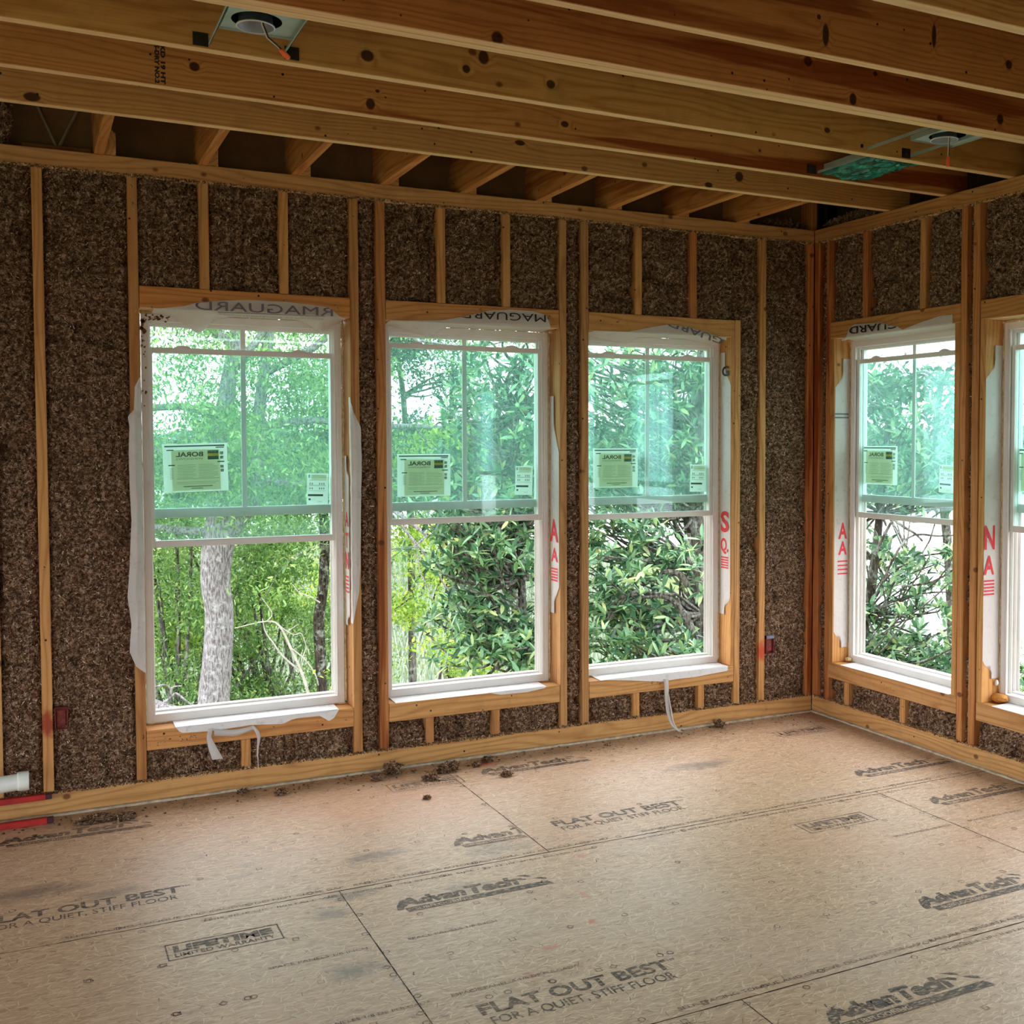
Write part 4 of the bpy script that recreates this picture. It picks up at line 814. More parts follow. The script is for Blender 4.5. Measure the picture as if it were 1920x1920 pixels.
for i in range(700):
    x = rr.uniform(-4.2, -.1); y = -abs(rr.gauss(0, .10))-.01; s_ = rr.uniform(.0015, .005); a = rr.uniform(0, PI); c_, q_ = math.cos(a)*s_*1.8, math.sin(a)*s_
    mb.add([(x-c_, y-q_, .0008), (x+q_, y-c_, .001+s_*.6), (x+c_, y+q_, .0008), (x-q_, y+c_, .001)], [(0, 1, 2), (0, 2, 3)])
tag(mb.build('floor_crumbs', INSUL), 'fine brown insulation crumbs scattered along the foot of the walls', 'crumbs', kind='stuff')

# ------------------------------------------------------------------ printing and seams on the subfloor
ZF = .0007
def fprint(fn, name='printed_logo', mat=None, label=None):
    mb = MB(); fn(mb); o = mb.build(name, mat or INK, floor); return tag(o, label, kind=None)
def clipx(mb, n0, xmax):
    for i in range(n0, len(mb.v)): v = mb.v[i]; mb.v[i] = (min(v[0], xmax), v[1], v[2])
def advan(x, y, mat=None, xmax=None, sc=1.):       # x = left tip of the A, y = baseline
    def f(mb):
        W_ = .425; co = []
        put_text(mb, 'Advan', (x+.012, y, ZF), (1, 0, 0), (.12, 1, 0), .062*sc, .235, .055); put_text(mb, 'Tech', (x+.250, y, ZF), (1, 0, 0), (.12, 1, 0), .068*sc, .195, .055)
        mb.add([(x-.006, y-.022, ZF*1.2), (x+.016, y-.022, ZF*1.2), (x+.026, y+.004, ZF*1.2), (x+.0, y+.010, ZF*1.2), (x+.055, y+.050, ZF*1.2), (x+.024, y+.050, ZF*1.2)], [(0, 1, 2, 3), (3, 2, 4, 5)])
        b0, b1 = y-.052, y-.018; x0, x1 = x+.026, x+.556
        if xmax: x1 = min(x1, xmax)
        mb.add([(x0, b0, ZF), (x1, b0, ZF), (x1-.012, b1, ZF), (x0-.006, b1, ZF)], [(0, 1, 2, 3)])
        for k in range(3):
            sx, sy = x+.455+.035*k-(.01 if k == 1 else 0), y+.03-.012*k+(.032 if k == 1 else 0)
            mb.add([(sx-.018, sy+.022, ZF), (sx+.012, sy-.004, ZF), (sx+.024, sy-.010, ZF), (sx+.027, sy+.0, ZF), (sx+.012, sy+.014, ZF)], [(0, 1, 2, 3, 4)])
        if xmax: clipx(mb, 0, xmax)
    o = fprint(f, 'printed_logo', mat)
    def g_(mb): put_text(mb, 'SUBFLOORING', (x+.05, y-.046, ZF+.0004), (1, 0, 0), (0, 1, 0), .020, .20, .01); (clipx(mb, 0, xmax) if xmax else None)
    fprint(g_, 'printed_reversed_text', FLOOR); return o
advan(-2.948, -1.556); advan(-.560, -1.562); advan(-1.371, -2.36); advan(-3.765, -2.36)
advan(-2.13, -2.815); advan(-.585, -1.094); advan(-2.575, -1.083, INK2, -2.288); advan(-4.15, -.272, INK2); advan(-2.14, -.255, INK2, None)
advan(.26-.0, -2.815) if False else None
def flat(x, y, mat=None):                          # x = left of F, y = baseline of the upper line
    def f(mb):
        put_text(mb, 'FLAT OUT BEST', (x, y, ZF), (1, 0, 0), (0, 1, 0), .060, .605, .028); put_text(mb, 'TM', (x+.608, y+.042, ZF), (1, 0, 0), (0, 1, 0), .014, .028)
        put_text(mb, 'FOR A QUIET, STIFF FLOOR', (x+.012, y-.060, ZF), (1, 0, 0), (0, 1, 0), .043, .575, .004)
    return fprint(f, 'printed_slogan', mat)
flat(-2.951, -2.35); flat(-2.14, -1.078); flat(-4.18, -1.08); flat(-.54, -2.35)
def life(x, y, mat=None):                          # lower-left corner of the box
    def f(mb):
        w_, h_, t_ = .345, .118, .0045
        for a, b_, c, d in ((0, w_, 0, t_), (0, w_, h_-t_, h_), (0, t_, 0, h_), (w_-t_, w_, 0, h_)): mb.add([(x+a, y+c, ZF), (x+b_, y+c, ZF), (x+b_, y+d, ZF), (x+a, y+d, ZF)], [(0, 1, 2, 3)])
        put_text(mb, 'LIFETIME', (x+.022, y+.055, ZF), (1, 0, 0), (0, 1, 0), .044, .30, .055); put_text(mb, 'LIMITED WARRANTY', (x+.022, y+.018, ZF), (1, 0, 0), (0, 1, 0), .026, .30, .015)
    return fprint(f, 'printed_warranty_box', mat)
life(-3.678, -1.617); life(-1.266, -1.625, INK2); life(-.49, -.40, INK2); life(-2.60, -.345, INK2)
SEAMM = plain('seam_gap', srgb(60, 40, 28), .8)
def seam(pts, wd=.004, nm='panel_seam'):
    mb = MB(); vs = []
    r_ = random.Random(len(pts)*7)
    for (x0, y0), (x1, y1) in pts:
        n = int(math.hypot(x1-x0, y1-y0)/.03)+1; dx, dy = (x1-x0)/n, (y1-y0)/n; L_ = math.hypot(dx, dy); nx, ny = -dy/L_, dx/L_; b0 = len(mb.v); V = []
        for i in range(n+1):
            q = wd/2*r_.uniform(.5, 1.3); V += [(x0+dx*i+nx*q, y0+dy*i+ny*q, ZF*.7), (x0+dx*i-nx*q, y0+dy*i-ny*q, ZF*.7)]
        mb.add(V, [(2*i, 2*i+1, 2*i+3, 2*i+2) for i in range(n)])
    return mb.build(nm, SEAMM, floor)
seam([((XL, -1.333), (.0, -1.323))], .0045); seam([((XL, -2.602), (0, -2.602))], .0045); seam([((XL, -3.87), (0, -3.87))], .004)
seam([((-2.282, -.02), (-2.282, -1.331))]); seam([((-3.088, -1.331), (-3.088, -2.6))]); seam([((-.678, -1.324), (-.678, -2.6))]); seam([((-2.275, -2.602), (-2.275, -3.87))]); seam([((-4.70, -.02), (-4.70, -1.33))])
def small(mb):
    T1 = 'SELF-SPACING TONGUE AND GROOVE. DO NOT CLOSE GAP.   RANURA Y LENGUETA AUTOESPACIADORA. NO CIERRE LA ABERTURA.'
    for x0, y0 in ((-3.95, -1.307), (-1.86, -1.300), (-2.46, -2.575), (-4.9, -2.575)): put_text(mb, T1, (x0, y0, ZF), (1, 0, 0), (0, 1, 0), .017, 1.95)
    for x0, y0 in ((-3.55, -1.372), (-1.95, -1.366), (-3.9, -2.65), (-1.55, -2.642)): put_text(mb, 'THIS SIDE UP / INSTALL WITH TONGUE ON STARTER SIDE / 23/32 IN. SPAN RATED 24 OC', (x0, y0, ZF), (1, 0, 0), (0, 1, 0), .014, 1.45)
    for x0, y0 in ((-3.42, -1.812), (-2.99, -1.812), (-3.45, -2.22), (-2.99, -2.215), (-.6, -1.812), (-1.0, -1.812)): put_text(mb, 'SPACE PANELS 1/8 INCH' if y0 > -2 else 'ESPACIE PANELES 1/8 DE PULGADA', (x0, y0, ZF), (1, 0, 0), (0, 1, 0), .016, .30 if y0 > -2 else .40)
fprint(small, 'printed_edge_text', INK2)
def marks(mb):                                     # printed fastener guides: small circles, squares, diamonds
    r_ = random.Random(2)
    P = [(-3.896, -1.644, 'c'), (-3.488, -1.957, 'c'), (-3.57, -1.956, 'd'), (-3.692, -1.958, 's'), (-3.487, -1.631, 'c'), (-3.694, -1.637, 's'), (-2.84, -2.262, 'c'), (-2.70, -2.262, 'd'), (-2.55, -2.262, 's'), (-2.34, -2.262, 'c')]
    for y, st_, x0 in ((-1.30, .203, -4.2), (-1.36, .203, -4.14), (-1.64, .2, -3.9), (-1.957, .2, -3.9), (-2.262, .2, -3.9), (-2.57, .203, -4.2), (-2.63, .203, -4.1), (-.99, .2, -4.1), (-.68, .2, -4.1), (-.36, .2, -4.1), (-.05, .2, -4.1), (-2.95, .2, -3.9)):
        for k in range(22):
            if r_.random() < .8: P.append((x0+st_*k+r_.uniform(-.004, .004), y, 'csd'[(k*7+int(abs(y)*10)) % 3]))
    for x in (-3.088, -2.282, -.678): P += [(x+.012*((k % 2)*2-1), -1.4-.153*k if x != -2.282 else -.1-.153*k, 'c') for k in range(8)]
    for x, y, k in P:
        r0, r1, n, off = {'c': (.0085, .0115, 16, 0), 's': (.011, .0145, 4, PI/4), 'd': (.010, .0135, 4, 0)}[k]
        b = [(x+r*math.cos(off+2*PI*i/n), y+r*math.sin(off+2*PI*i/n), ZF) for r in (r0, r1) for i in range(n)]
        mb.add(b, [(i, (i+1) % n, n+(i+1) % n, n+i) for i in range(n)])
    for i in range(26):
        x, y = r_.uniform(-4, -.2), r_.uniform(-2.9, -.4); a = r_.uniform(-.5, .5)+PI/2; mb.add([(x, y, ZF), (x+.004, y, ZF), (x+.004+.02*math.cos(a), y+.02*math.sin(a), ZF), (x+.02*math.cos(a), y+.02*math.sin(a), ZF)], [(0, 1, 2, 3)])
o = fprint(marks, 'fastener_guide_marks', INK2); o['kind'] = 'stuff'

# ------------------------------------------------------------------ outdoors: ground, water, trees (second-floor view)
GZ = -4.0
def out(px, py, dist):                       # a spot outdoors seen in a given direction, dist metres from the viewer's place
    d = (FWD+RGT*((px-PPX)/FPX)-UPV*((py-PPY)/FPX)); h = math.hypot(d.x, d.y); return CAM+d*(dist/h)
PXM = lambda dist: dist/FPX                  # metres per picture unit
LEAF_OAK = leaf_mat('oak_leaves', [srgb(57, 94, 51), srgb(95, 138, 76), srgb(128, 166, 91), srgb(163, 193, 112), srgb(202, 214, 132)], .45, .5, .35)
LEAF_OAKD = leaf_mat('dark_leaves', [srgb(46, 69, 54), srgb(70, 100, 73), srgb(98, 129, 93), srgb(126, 152, 112)], .5, .4, .3)
LEAF_YEL = leaf_mat('yellow_green_leaves', [srgb(91, 127, 50), srgb(142, 179, 70), srgb(194, 219, 96), srgb(230, 230, 125)], .5, .4, .4)
LEAF_MAG = leaf_mat('magnolia_leaves', [srgb(41, 77, 55), srgb(70, 112, 82), srgb(104, 150, 108), srgb(150, 187, 140), srgb(189, 208, 141), srgb(205, 188, 112)], .28, .6, .25)
GRASS = leaf_mat('marsh_grass', [srgb(104, 124, 104), srgb(136, 153, 128), srgb(164, 175, 153), srgb(190, 192, 177)], .6, .3, .3)
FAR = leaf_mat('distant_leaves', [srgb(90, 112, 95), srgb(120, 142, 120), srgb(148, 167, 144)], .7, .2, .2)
BARK = bark_mat('grey_oak_bark', srgb(170, 164, 168), srgb(112, 102, 104), srgb(196, 196, 200), 2.2)
BARKD = bark_mat('dark_lichen_bark', srgb(90, 80, 72), srgb(44, 38, 34), srgb(176, 180, 172), 1.6)
BARKM = bark_mat('magnolia_bark', srgb(124, 118, 112), srgb(66, 60, 56), srgb(182, 190, 184), 1.2)
TWIG = plain('pale_dead_wood', srgb(182, 176, 164), .8, var=.25)
def leaves(P, Ln, Wd, r, droop=.3, dirs=None, fold=.25):
    n = len(P); D = r.normal(0, 1, (n, 3)) if dirs is None else dirs+r.normal(0, .35, (n, 3)); D[:, 2] -= droop*(dirs is None); D /= np.linalg.norm(D, axis=1)[:, None]
    up = np.tile([0., 0., 1.], (n, 1))+r.normal(0, .45, (n, 3)); W_ = np.cross(D, up); W_ /= np.linalg.norm(W_, axis=1)[:, None]+1e-9; Nn = np.cross(W_, D)
    L_ = Ln*r.uniform(.65, 1.15, n)[:, None]; w_ = Wd*r.uniform(.75, 1.1, n)[:, None]/2
    v = [P, P+D*L_*.28+W_*w_*.9+Nn*w_*fold, P+D*L_*.68+W_*w_*.85+Nn*w_*fold*.6, P+D*L_-Nn*L_*.06, P+D*L_*.68-W_*w_*.85+Nn*w_*fold*.6, P+D*L_*.28-W_*w_*.9+Nn*w_*fold]
    V = np.stack(v, 1).reshape(-1, 3); b = np.arange(n)*6
    F = np.concatenate([np.stack([b, b+1, b+2, b+3], 1), np.stack([b, b+3, b+4, b+5], 1)]); return V, F
def foliage(name, parent, P, Ln, Wd, mat, seed, dirs=None, bias=0.):
    r = np.random.RandomState(seed); V, F = leaves(P, Ln, Wd, r, dirs=dirs); a = np.clip(r.beta(2., 2.2, len(P))+bias, 0, 1)
    return mesh_np(name, V, F, mat, parent, fattr=np.concatenate([a, a]))
def sprays(centers, n, rad, r, flat=.7):     # leaf positions clustered about each centre
    C = np.repeat(np.array(centers), n, 0); return C+r.normal(0, 1, C.shape)*np.array([rad, rad, rad*flat])*.6
def crown(c, sz, n, r, thr=.5, sc=.9, seed=0., shell=False):          # centres filling an ellipsoid, with natural gaps
    P = []
    while len(P) < n:
        q = r.uniform(-1, 1, (n*3, 3)); l = (q**2).sum(1); q = q[(l < 1) & ((l > .45) | (not shell))]; q = q*np.array(sz)+np.array(c)
        k = vnoise(q[:, 0]*sc+seed+50, q[:, 1]*sc+seed+50, q[:, 2]*sc+seed+50) > thr; P += q[k].tolist()
    return P[:n]
def branchy(mb, p0, d0, ln, r0, r, depth, tips, spread=.7, seg=5, up=.1):
    p = np.array(p0, float); d = np.array(d0, float); d /= np.linalg.norm(d); pts = [p.copy()]; rad = [r0]
    for i in range(seg):
        d = d+r.normal(0, .16, 3)+np.array([0, 0, up*.3]); d /= np.linalg.norm(d); p = p+d*ln/seg; pts.append(p.copy()); rad.append(r0*(1-.6*(i+1)/seg))
        if depth > 0 and i >= 1:
            k = r.normal(0, 1, 3); k -= k.dot(d)*d; k /= np.linalg.norm(k); branchy(mb, p, d*(1-spread)+k*spread, ln*r.uniform(.45, .7), rad[-1]*.6, r, depth-1, tips, spread, seg, up)
        elif depth == 0: tips.append((p.copy(), d.copy()))
    tips.append((p.copy(), d.copy())); mb.tube(pts, rad, 5 if r0 < .03 else 8, cap=False)
def wob(pts, k=4):                           # smooth a polyline
    Q = [Vector(p) for p in pts]; R_ = []
    for i in range(len(Q)-1):
        p0, p1, p2, p3 = Q[max(i-1, 0)], Q[i], Q[i+1], Q[min(i+2, len(Q)-1)]
        for j in range(k):
            t = j/k; R_.append(.5*((2*p1)+(p2-p0)*t+(2*p0-5*p1+4*p2-p3)*t*t+(3*p1-p0-3*p2+p3)*t*t*t))
    return R_+[Q[-1]]
def limb(mb, P, dist, n=10):                 # P: (px, py, half width px)
    Pt = [out(x, y, dist if len(q) == 3 else q[3]) for q in P for x, y in [(q[0], q[1])]]; R0 = [q[2]*PXM(dist)*1.02 for q in P]
    W_ = wob(Pt); rr_ = np.interp(np.linspace(0, len(R0)-1, len(W_)), range(len(R0)), R0); mb.tube(W_, list(rr_), n, cap=False)
def tree_root(name, loc, label, cat='tree', group=None): return empty(name, tuple(loc), label=label, cat=cat, group=group)

# ground and water
g = N('river_water'); tc = g.n('TexCoord').outputs['Object']; nn = g.noise(g.vm('MULTIPLY', tc, (1., 1., 1.)), .8, 4.)
g.pbr(srgb(150, 158, 156), .12, .6, nn, .12, .3); WATER = g.m
mb = MB(); mb.add([(-600, -300, GZ-.12), (900, -300, GZ-.12), (900, 900, GZ-.12), (-600, 900, GZ-.12)], [(0, 1, 2, 3)]); tag(mb.build('river', WATER), 'bright pale river beyond the trees', 'water', kind='structure')
g = N('marsh_ground'); tc = g.n('TexCoord').outputs['Object']; nn = g.noise(tc, .6, 5.); n2 = g.noise(tc, 9., 4.)
g.pbr(g.mix(g.rng(n2, .35, .65), g.mix(nn, srgb(92, 112, 62), srgb(140, 148, 96)), srgb(74, 78, 48)), .9, .1); GR_ = g.m
mb = MB(); edge = [(-120, -60), (7.5, -60), (7.8, 2), (9.5, 9), (13, 18), (19, 30), (26, 44), (20, 56), (0, 62), (-30, 60), (-120, 66)]
r = random.Random(5); E_ = []
for (a, b), (c, d) in zip(edge, edge[1:]+edge[:1]):
    for k in range(12): t = k/12; E_.append((a+(c-a)*t+r.uniform(-.5, .5), b+(d-b)*t+r.uniform(-.5, .5), GZ))
mb.add(E_+[(x, y, GZ-.3) for x, y, _ in E_], [tuple(range(len(E_)))]+[(i, (i+len(E_)), (i+1) % len(E_)+len(E_), (i+1) % len(E_)) for i in range(len(E_))]); tag(mb.build('ground', GR_), 'green marsh ground outside the house', 'ground', kind='structure')
# marsh grass (nobody could count it)
r = np.random.RandomState(21); n = 60000; gx = r.uniform(-8, 19, n); gy = r.uniform(9, 48, n); ok = (gx < 8+.32*np.maximum(gy-4, 0)); gx, gy = gx[ok], gy[ok]; n = len(gx)
P0 = np.stack([gx, gy, np.full(n, GZ)], 1); hh = (r.uniform(.7, 1.35, n)*(.6+.8*vnoise(gx*.25, gy*.25, gx*0)))[:, None]; ln_ = r.normal(0, .22, (n, 3)); ln_[:, 2] = 1; ang = r.uniform(0, PI, n); Wd = np.stack([np.cos(ang), np.sin(ang), 0*ang], 1)*.018
V = np.stack([P0-Wd, P0+Wd, P0+ln_*hh*.6+Wd*.7, P0+ln_*hh*.6-Wd*.7, P0+ln_*hh+np.array([.0, 0, -.05])*hh], 1).reshape(-1, 3); b = np.arange(n)*5; a = np.clip(r.beta(2, 2, n)+.0, 0, 1)
F = np.concatenate([np.stack([b, b+1, b+2, b+3], 1), np.stack([b+3, b+2, b+4, b+4], 1)]) 
me_o = mesh_np('marsh_grass', V, np.stack([b, b+1, b+2, b+3], 1), GRASS, fattr=a); tag(me_o, 'pale green marsh grass between the trees and the water', 'grass', kind='stuff')
# far wooded shore
r = np.random.RandomState(31); P = []
for k in range(520):
    az = -.55+2.1*k/520; D_ = 230+40*math.sin(k*.13)-60*(az > .75)*0; hgt = 6.5+2.5*vnoise(np.array([k*.11]), np.array([3.]), np.array([1.]))[0]+r.uniform(-.5, .9)
    c = np.array([CAM.x+D_*math.sin(az), CAM.y+D_*math.cos(az), GZ]); m_ = 70
    q = r.normal(0, 1, (m_, 3)); q /= np.linalg.norm(q, axis=1)[:, None]; q = q*np.array([3.2, 3.2, hgt*.5])*r.uniform(.7, 1.05, (m_, 1))+np.array([0, 0, hgt*.5]); P.append(q+c)
o = foliage('distant_treeline', None, np.concatenate(P), 1.9, 1.5, FAR, 32); tag(o, 'hazy wooded far shore along the horizon', 'treeline', kind='stuff')

# the oak seen through the leftmost window
D_O = 15.
t = tree_root('live_oak', out(405, 827, D_O).to_2d().to_3d()+Vector((0, 0, GZ)), 'big grey-barked oak with a forked trunk seen through the leftmost window')
mb = MB(); limb(mb, [(398, 1620, 34), (398, 1400, 30), (401, 1310, 27), (408, 1230, 25), (411, 1150, 24), (404, 1090, 25), (408, 1030, 27), (416, 985, 28), (412, 940, 21), (409, 870, 18), (420, 780, 15), (431, 700, 13), (446, 620, 11), (452, 540, 9), (470, 420, 7)], D_O, 16); mb.build('trunk', BARK, t, smooth=True)
mb = MB(); limb(mb, [(418, 1010, 20), (450, 970, 16), (476, 930, 13), (481, 850, 11), (485, 780, 11), (494, 710, 10), (504, 620, 10), (506, 540, 8), (520, 430, 6)], D_O, 12); mb.build('fork', BARK, t, smooth=True)
mb = MB(); R1 = np.random.RandomState(7); tips = []
for (x, y, dx, dz, l) in ((412, 880, -1, .25, 3.2), (420, 780, -1, .1, 3.4), (440, 650, -.9, .4, 3.), (485, 800, 1, .1, 3.4), (495, 700, 1, .3, 3.4), (505, 600, .8, .5, 3.), (450, 560, -.6, .6, 3.), (411, 1000, -.9, .0, 2.6), (480, 900, .9, .1, 2.8), (430, 700, .3, .3, 2.6)):
    p = out(x, y, D_O); dd = RGT*dx+Vector((0, 0, dz))+FWD*R1.uniform(-.6, .6); branchy(mb, p, tuple(dd), l, .055, R1, 2, tips, .62)
mb.build('branches', BARK, t, smooth=True)
T_ = np.array([a for a, _ in tips]); sel = T_[R1.permutation(len(T_))[:1400]]
C2 = []
for (x, y, s0, s1, n_) in ((330, 640, 1.2, .7, 26), (330, 760, .9, .35, 10), (440, 700, .7, 1.3, 60), (560, 700, 1.3, 1.5, 120), (600, 800, .8, 1.2, 60), (520, 860, 1.3, .9, 90), (560, 920, 1.2, .6, 70), (330, 850, 1.0, .45, 50), (330, 930, 1.0, .5, 46), (440, 840, .6, .7, 30), (600, 640, .8, .6, 30), (460, 600, .8, .5, 26), (300, 600, .9, .5, 20)):
    C2 += crown(tuple(out(x, y, D_O+R1.uniform(-.8, 1.2))), (s0, 1.6, s1), int(n_*.78), R1, .50, 1.9, x*.01)
P = np.concatenate([sprays(sel, 14, .2, R1), sprays(C2, 54, .2, R1), sprays(crown(tuple(out(430, 500, D_O)), (4.8, 4.2, 2.2), 260, R1, .42, .9), 60, .35, R1)])
foliage('foliage', t, P, .085, .028, LEAF_OAK, 8)

def bush(name, px, py, dist, sz, nC, nL, mat, ll, lw, label, seed, thr=.42, group=None, stem=True):
    R_ = np.random.RandomState(seed); c = out(px, py, dist); t = tree_root(name, (c.x, c.y, GZ), label, 'shrub' if 'shrub' in name else 'tree', group)
    C = crown((c.x, c.y, c.z), sz, nC, R_, thr, 1.3, seed*.37)
    mb = MB()
    for k in range(7):
        q = C[k*3]; pts = wob([Vector((c.x+R_.uniform(-.2, .2), c.y+R_.uniform(-.2, .2), GZ)), Vector((c.x*.6+q[0]*.4, c.y*.6+q[1]*.4, (GZ+q[2])/2)), Vector(q)]); mb.tube(pts, list(np.linspace(.05, .012, len(pts))), 6, cap=False)
    mb.build('stems', BARKM, t, smooth=True)
    foliage('foliage', t, sprays(C, int(nL*1.25), .24, R_), ll*.85, lw*.72, mat, seed+1); return t
bush('leafy_shrub', 330, 1060, 17, (1.9, 1.3, .9), 150, 60, LEAF_OAK, .10, .045, 'green bushy crown left of the big oak trunk, upper part of the lower pane', 41)
bush('leafy_shrub', 310, 1250, 17.6, (1.75, 1.2, .82), 130, 60, LEAF_OAK, .09, .042, 'dense green bush at the lower left of the leftmost window', 42)
bush('leafy_shrub', 345, 1175, 18, (.9, .9, .35), 40, 50, LEAF_YEL, .09, .045, 'yellow-green sprig bush beside the big oak trunk', 43)
bush('leafy_shrub', 520, 1060, 18, (2.0, 1.3, 1.0), 170, 60, LEAF_OAK, .10, .045, 'green bushy crown right of the big oak trunk', 44)
bush('leafy_shrub', 570, 1120, 20, (1.6, 1.2, .7), 90, 60, LEAF_YEL, .10, .045, 'light yellow-green bush behind the dead branches', 45)
bush('leafy_shrub', 500, 1265, 17.6, (1.9, 1.2, .8), 150, 60, LEAF_OAK, .085, .04, 'low dense green bush at the bottom right of the leftmost window', 46)
bush('leafy_shrub', 480, 1170, 19, (1.5, 1., .5), 90, 50, LEAF_OAK, .09, .04, 'mid green bush between the oak trunk and the dead branches', 47)
# slim dark trunk beside it
def slim(P, dist, mat, label, seed, crownc, nC, lm, leafs=(.09, .035), name='slim_tree', thr=.45, nl=50):
    R_ = np.random.RandomState(seed); c = out(P[0][0], 900, dist); t = tree_root(name, (c.x, c.y, GZ), label, 'tree')
    mb = MB(); limb(mb, P, dist, 10); mb.build('trunk', mat, t, smooth=True)
    C = []
    for (x, y, s0, s1, n_) in crownc: C += crown(tuple(out(x, y, dist+R_.uniform(-.5, .5))), (s0, 1., s1), n_, R_, thr, 1.6, x*.013)
    mb = MB(); dummy = []
    for k in range(0, len(C), 6):
        q = Vector(C[k]); ps = min([out(a, b_, dist) for a, b_, *_ in P if b_ < 1100] or [out(P[-1][0], P[-1][1], dist)], key=lambda v: (v-q).length); pts = wob([ps, (ps+q)/2+Vector((0, 0, R_.uniform(-.1, .2))), q]); mb.tube(pts, list(np.linspace(.022, .006, len(pts))), 5, cap=False)
    mb.build('branches', mat, t, smooth=True)
    foliage('foliage', t, sprays(C, nl, .22, R_), leafs[0], leafs[1], lm, seed); return t
slim([(600, 1600, 10), (604, 1330, 9), (601, 1240, 10), (598, 1160, 10), (606, 1100, 9), (609, 1020, 9), (607, 940, 8), (612, 820, 6), (622, 700, 5), (630, 560, 3)], 16., BARKD, 'slim dark lichen-spotted trunk at the right of the leftmost window', 51, [(620, 760, .9, 1., 40), (640, 860, .9, .9, 40), (600, 980, .8, .3, 16)], 0, LEAF_OAK)
# dead pale branches and a grey fallen limb
DB = 14.5
t = empty('dead_branch', tuple(out(590, 1300, DB)), label='bare pale dead branches among the bushes in the leftmost window', cat='branch')
mb = MB()
for P_ in ([(600, 1420, 3.2), (580, 1310, 2.8), (565, 1260, 2.6), (545, 1215, 2.4), (525, 1175, 2.), (500, 1165, 1.4), (440, 1178, .8)], [(565, 1260, 2.), (530, 1230, 1.8), (512, 1205, 1.5), (498, 1185, 1.2), (492, 1160, .8)], [(545, 1215, 1.6), (570, 1235, 1.4), (590, 1262, 1.2), (597, 1285, 1.)],
           [(525, 1175, 1.4), (550, 1190, 1.1), (565, 1188, .8), (575, 1215, .6)], [(500, 1165, 1.2), (510, 1150, .9), (490, 1120, .6)], [(565, 1240, 1.2), (575, 1215, .9), (580, 1228, .6)], [(600, 1130, 1.6), (580, 1118, 1.3), (560, 1110, .9), (548, 1095, .6)], [(545, 1215, 1.), (535, 1190, .8), (560, 1170, .6)]):
    limb(mb, P_, DB, 6)
mb.build('twigs', TWIG, t, smooth=True)
t = empty('fallen_limb', tuple(out(300, 1330, 13)), label='thick grey lichen-covered limb at the lower left of the leftmost window', cat='branch')
mb = MB(); limb(mb, [(180, 1270, 16), (260, 1318, 17), (310, 1335, 15), (360, 1350, 12), (420, 1420, 10), (440, 1560, 9)], 13, 12); limb(mb, [(300, 1322, 3), (318, 1310, 2.4), (330, 1300, 2), (350, 1315, 1.6), (372, 1328, 1.2)], 13, 6); limb(mb, [(322, 1308, 2), (322, 1290, 1.8), (340, 1286, 1.2)], 13, 6); limb(mb, [(285, 1290, 1.8), (310, 1284, 1.6), (322, 1294, 1.4)], 13, 6); mb.build('limb', BARK, t, smooth=True)

# trees of the second window
slim([(846, 1560, 10), (846, 1330, 9), (846, 1200, 8.5), (845, 1120, 8), (843, 1050, 8), (842, 980, 7.5), (842, 900, 6), (845, 800, 5), (850, 700, 4)], 16., BARKD, 'slim dark spotted trunk in the middle of the second window', 52, [(790, 1010, .7, .25, 14), (780, 1100, .6, .5, 26), (770, 1170, .4, .3, 12), (800, 990, .8, .2, 10), (880, 860, 1.2, .5, 46)], 0, LEAF_YEL, (.085, .04), thr=.5, nl=40)
slim([(775, 1400, 8), (772, 1100, 7), (770, 960, 6), (766, 880, 5.5), (760, 800, 5), (756, 740, 5), (748, 680, 4.5), (740, 600, 4)], 17., BARKM, 'slender leaning tree at the left edge of the second window', 53, [(742, 700, .35, .9, 30), (750, 640, .6, .35, 16), (745, 800, .4, .5, 20), (840, 690, .35, .5, 20), (825, 640, .6, .3, 14)], 0, LEAF_OAKD, (.085, .036), thr=.45, nl=46)
bush('leafy_shrub', 780, 1245, 13.5, (.9, .9, .32), 34, 50, LEAF_YEL, .075, .04, 'yellow-green bush at the bottom left of the second window', 48)
bush('leafy_shrub', 800, 870, 40, (5., 2., 1.3), 120, 60, LEAF_OAKD, .26, .16, 'distant mid-green tree clump behind the second window', 49, group=None)
bush('leafy_shrub', 950, 880, 34, (5., 2., 1.3), 130, 60, LEAF_OAKD, .24, .15, 'distant green tree clump behind the magnolia of the second window', 50)
bush('leafy_shrub', 400, 875, 42, (7., 2., 1.5), 160, 60, LEAF_OAKD, .28, .16, 'distant green tree clump behind the big oak', 54)

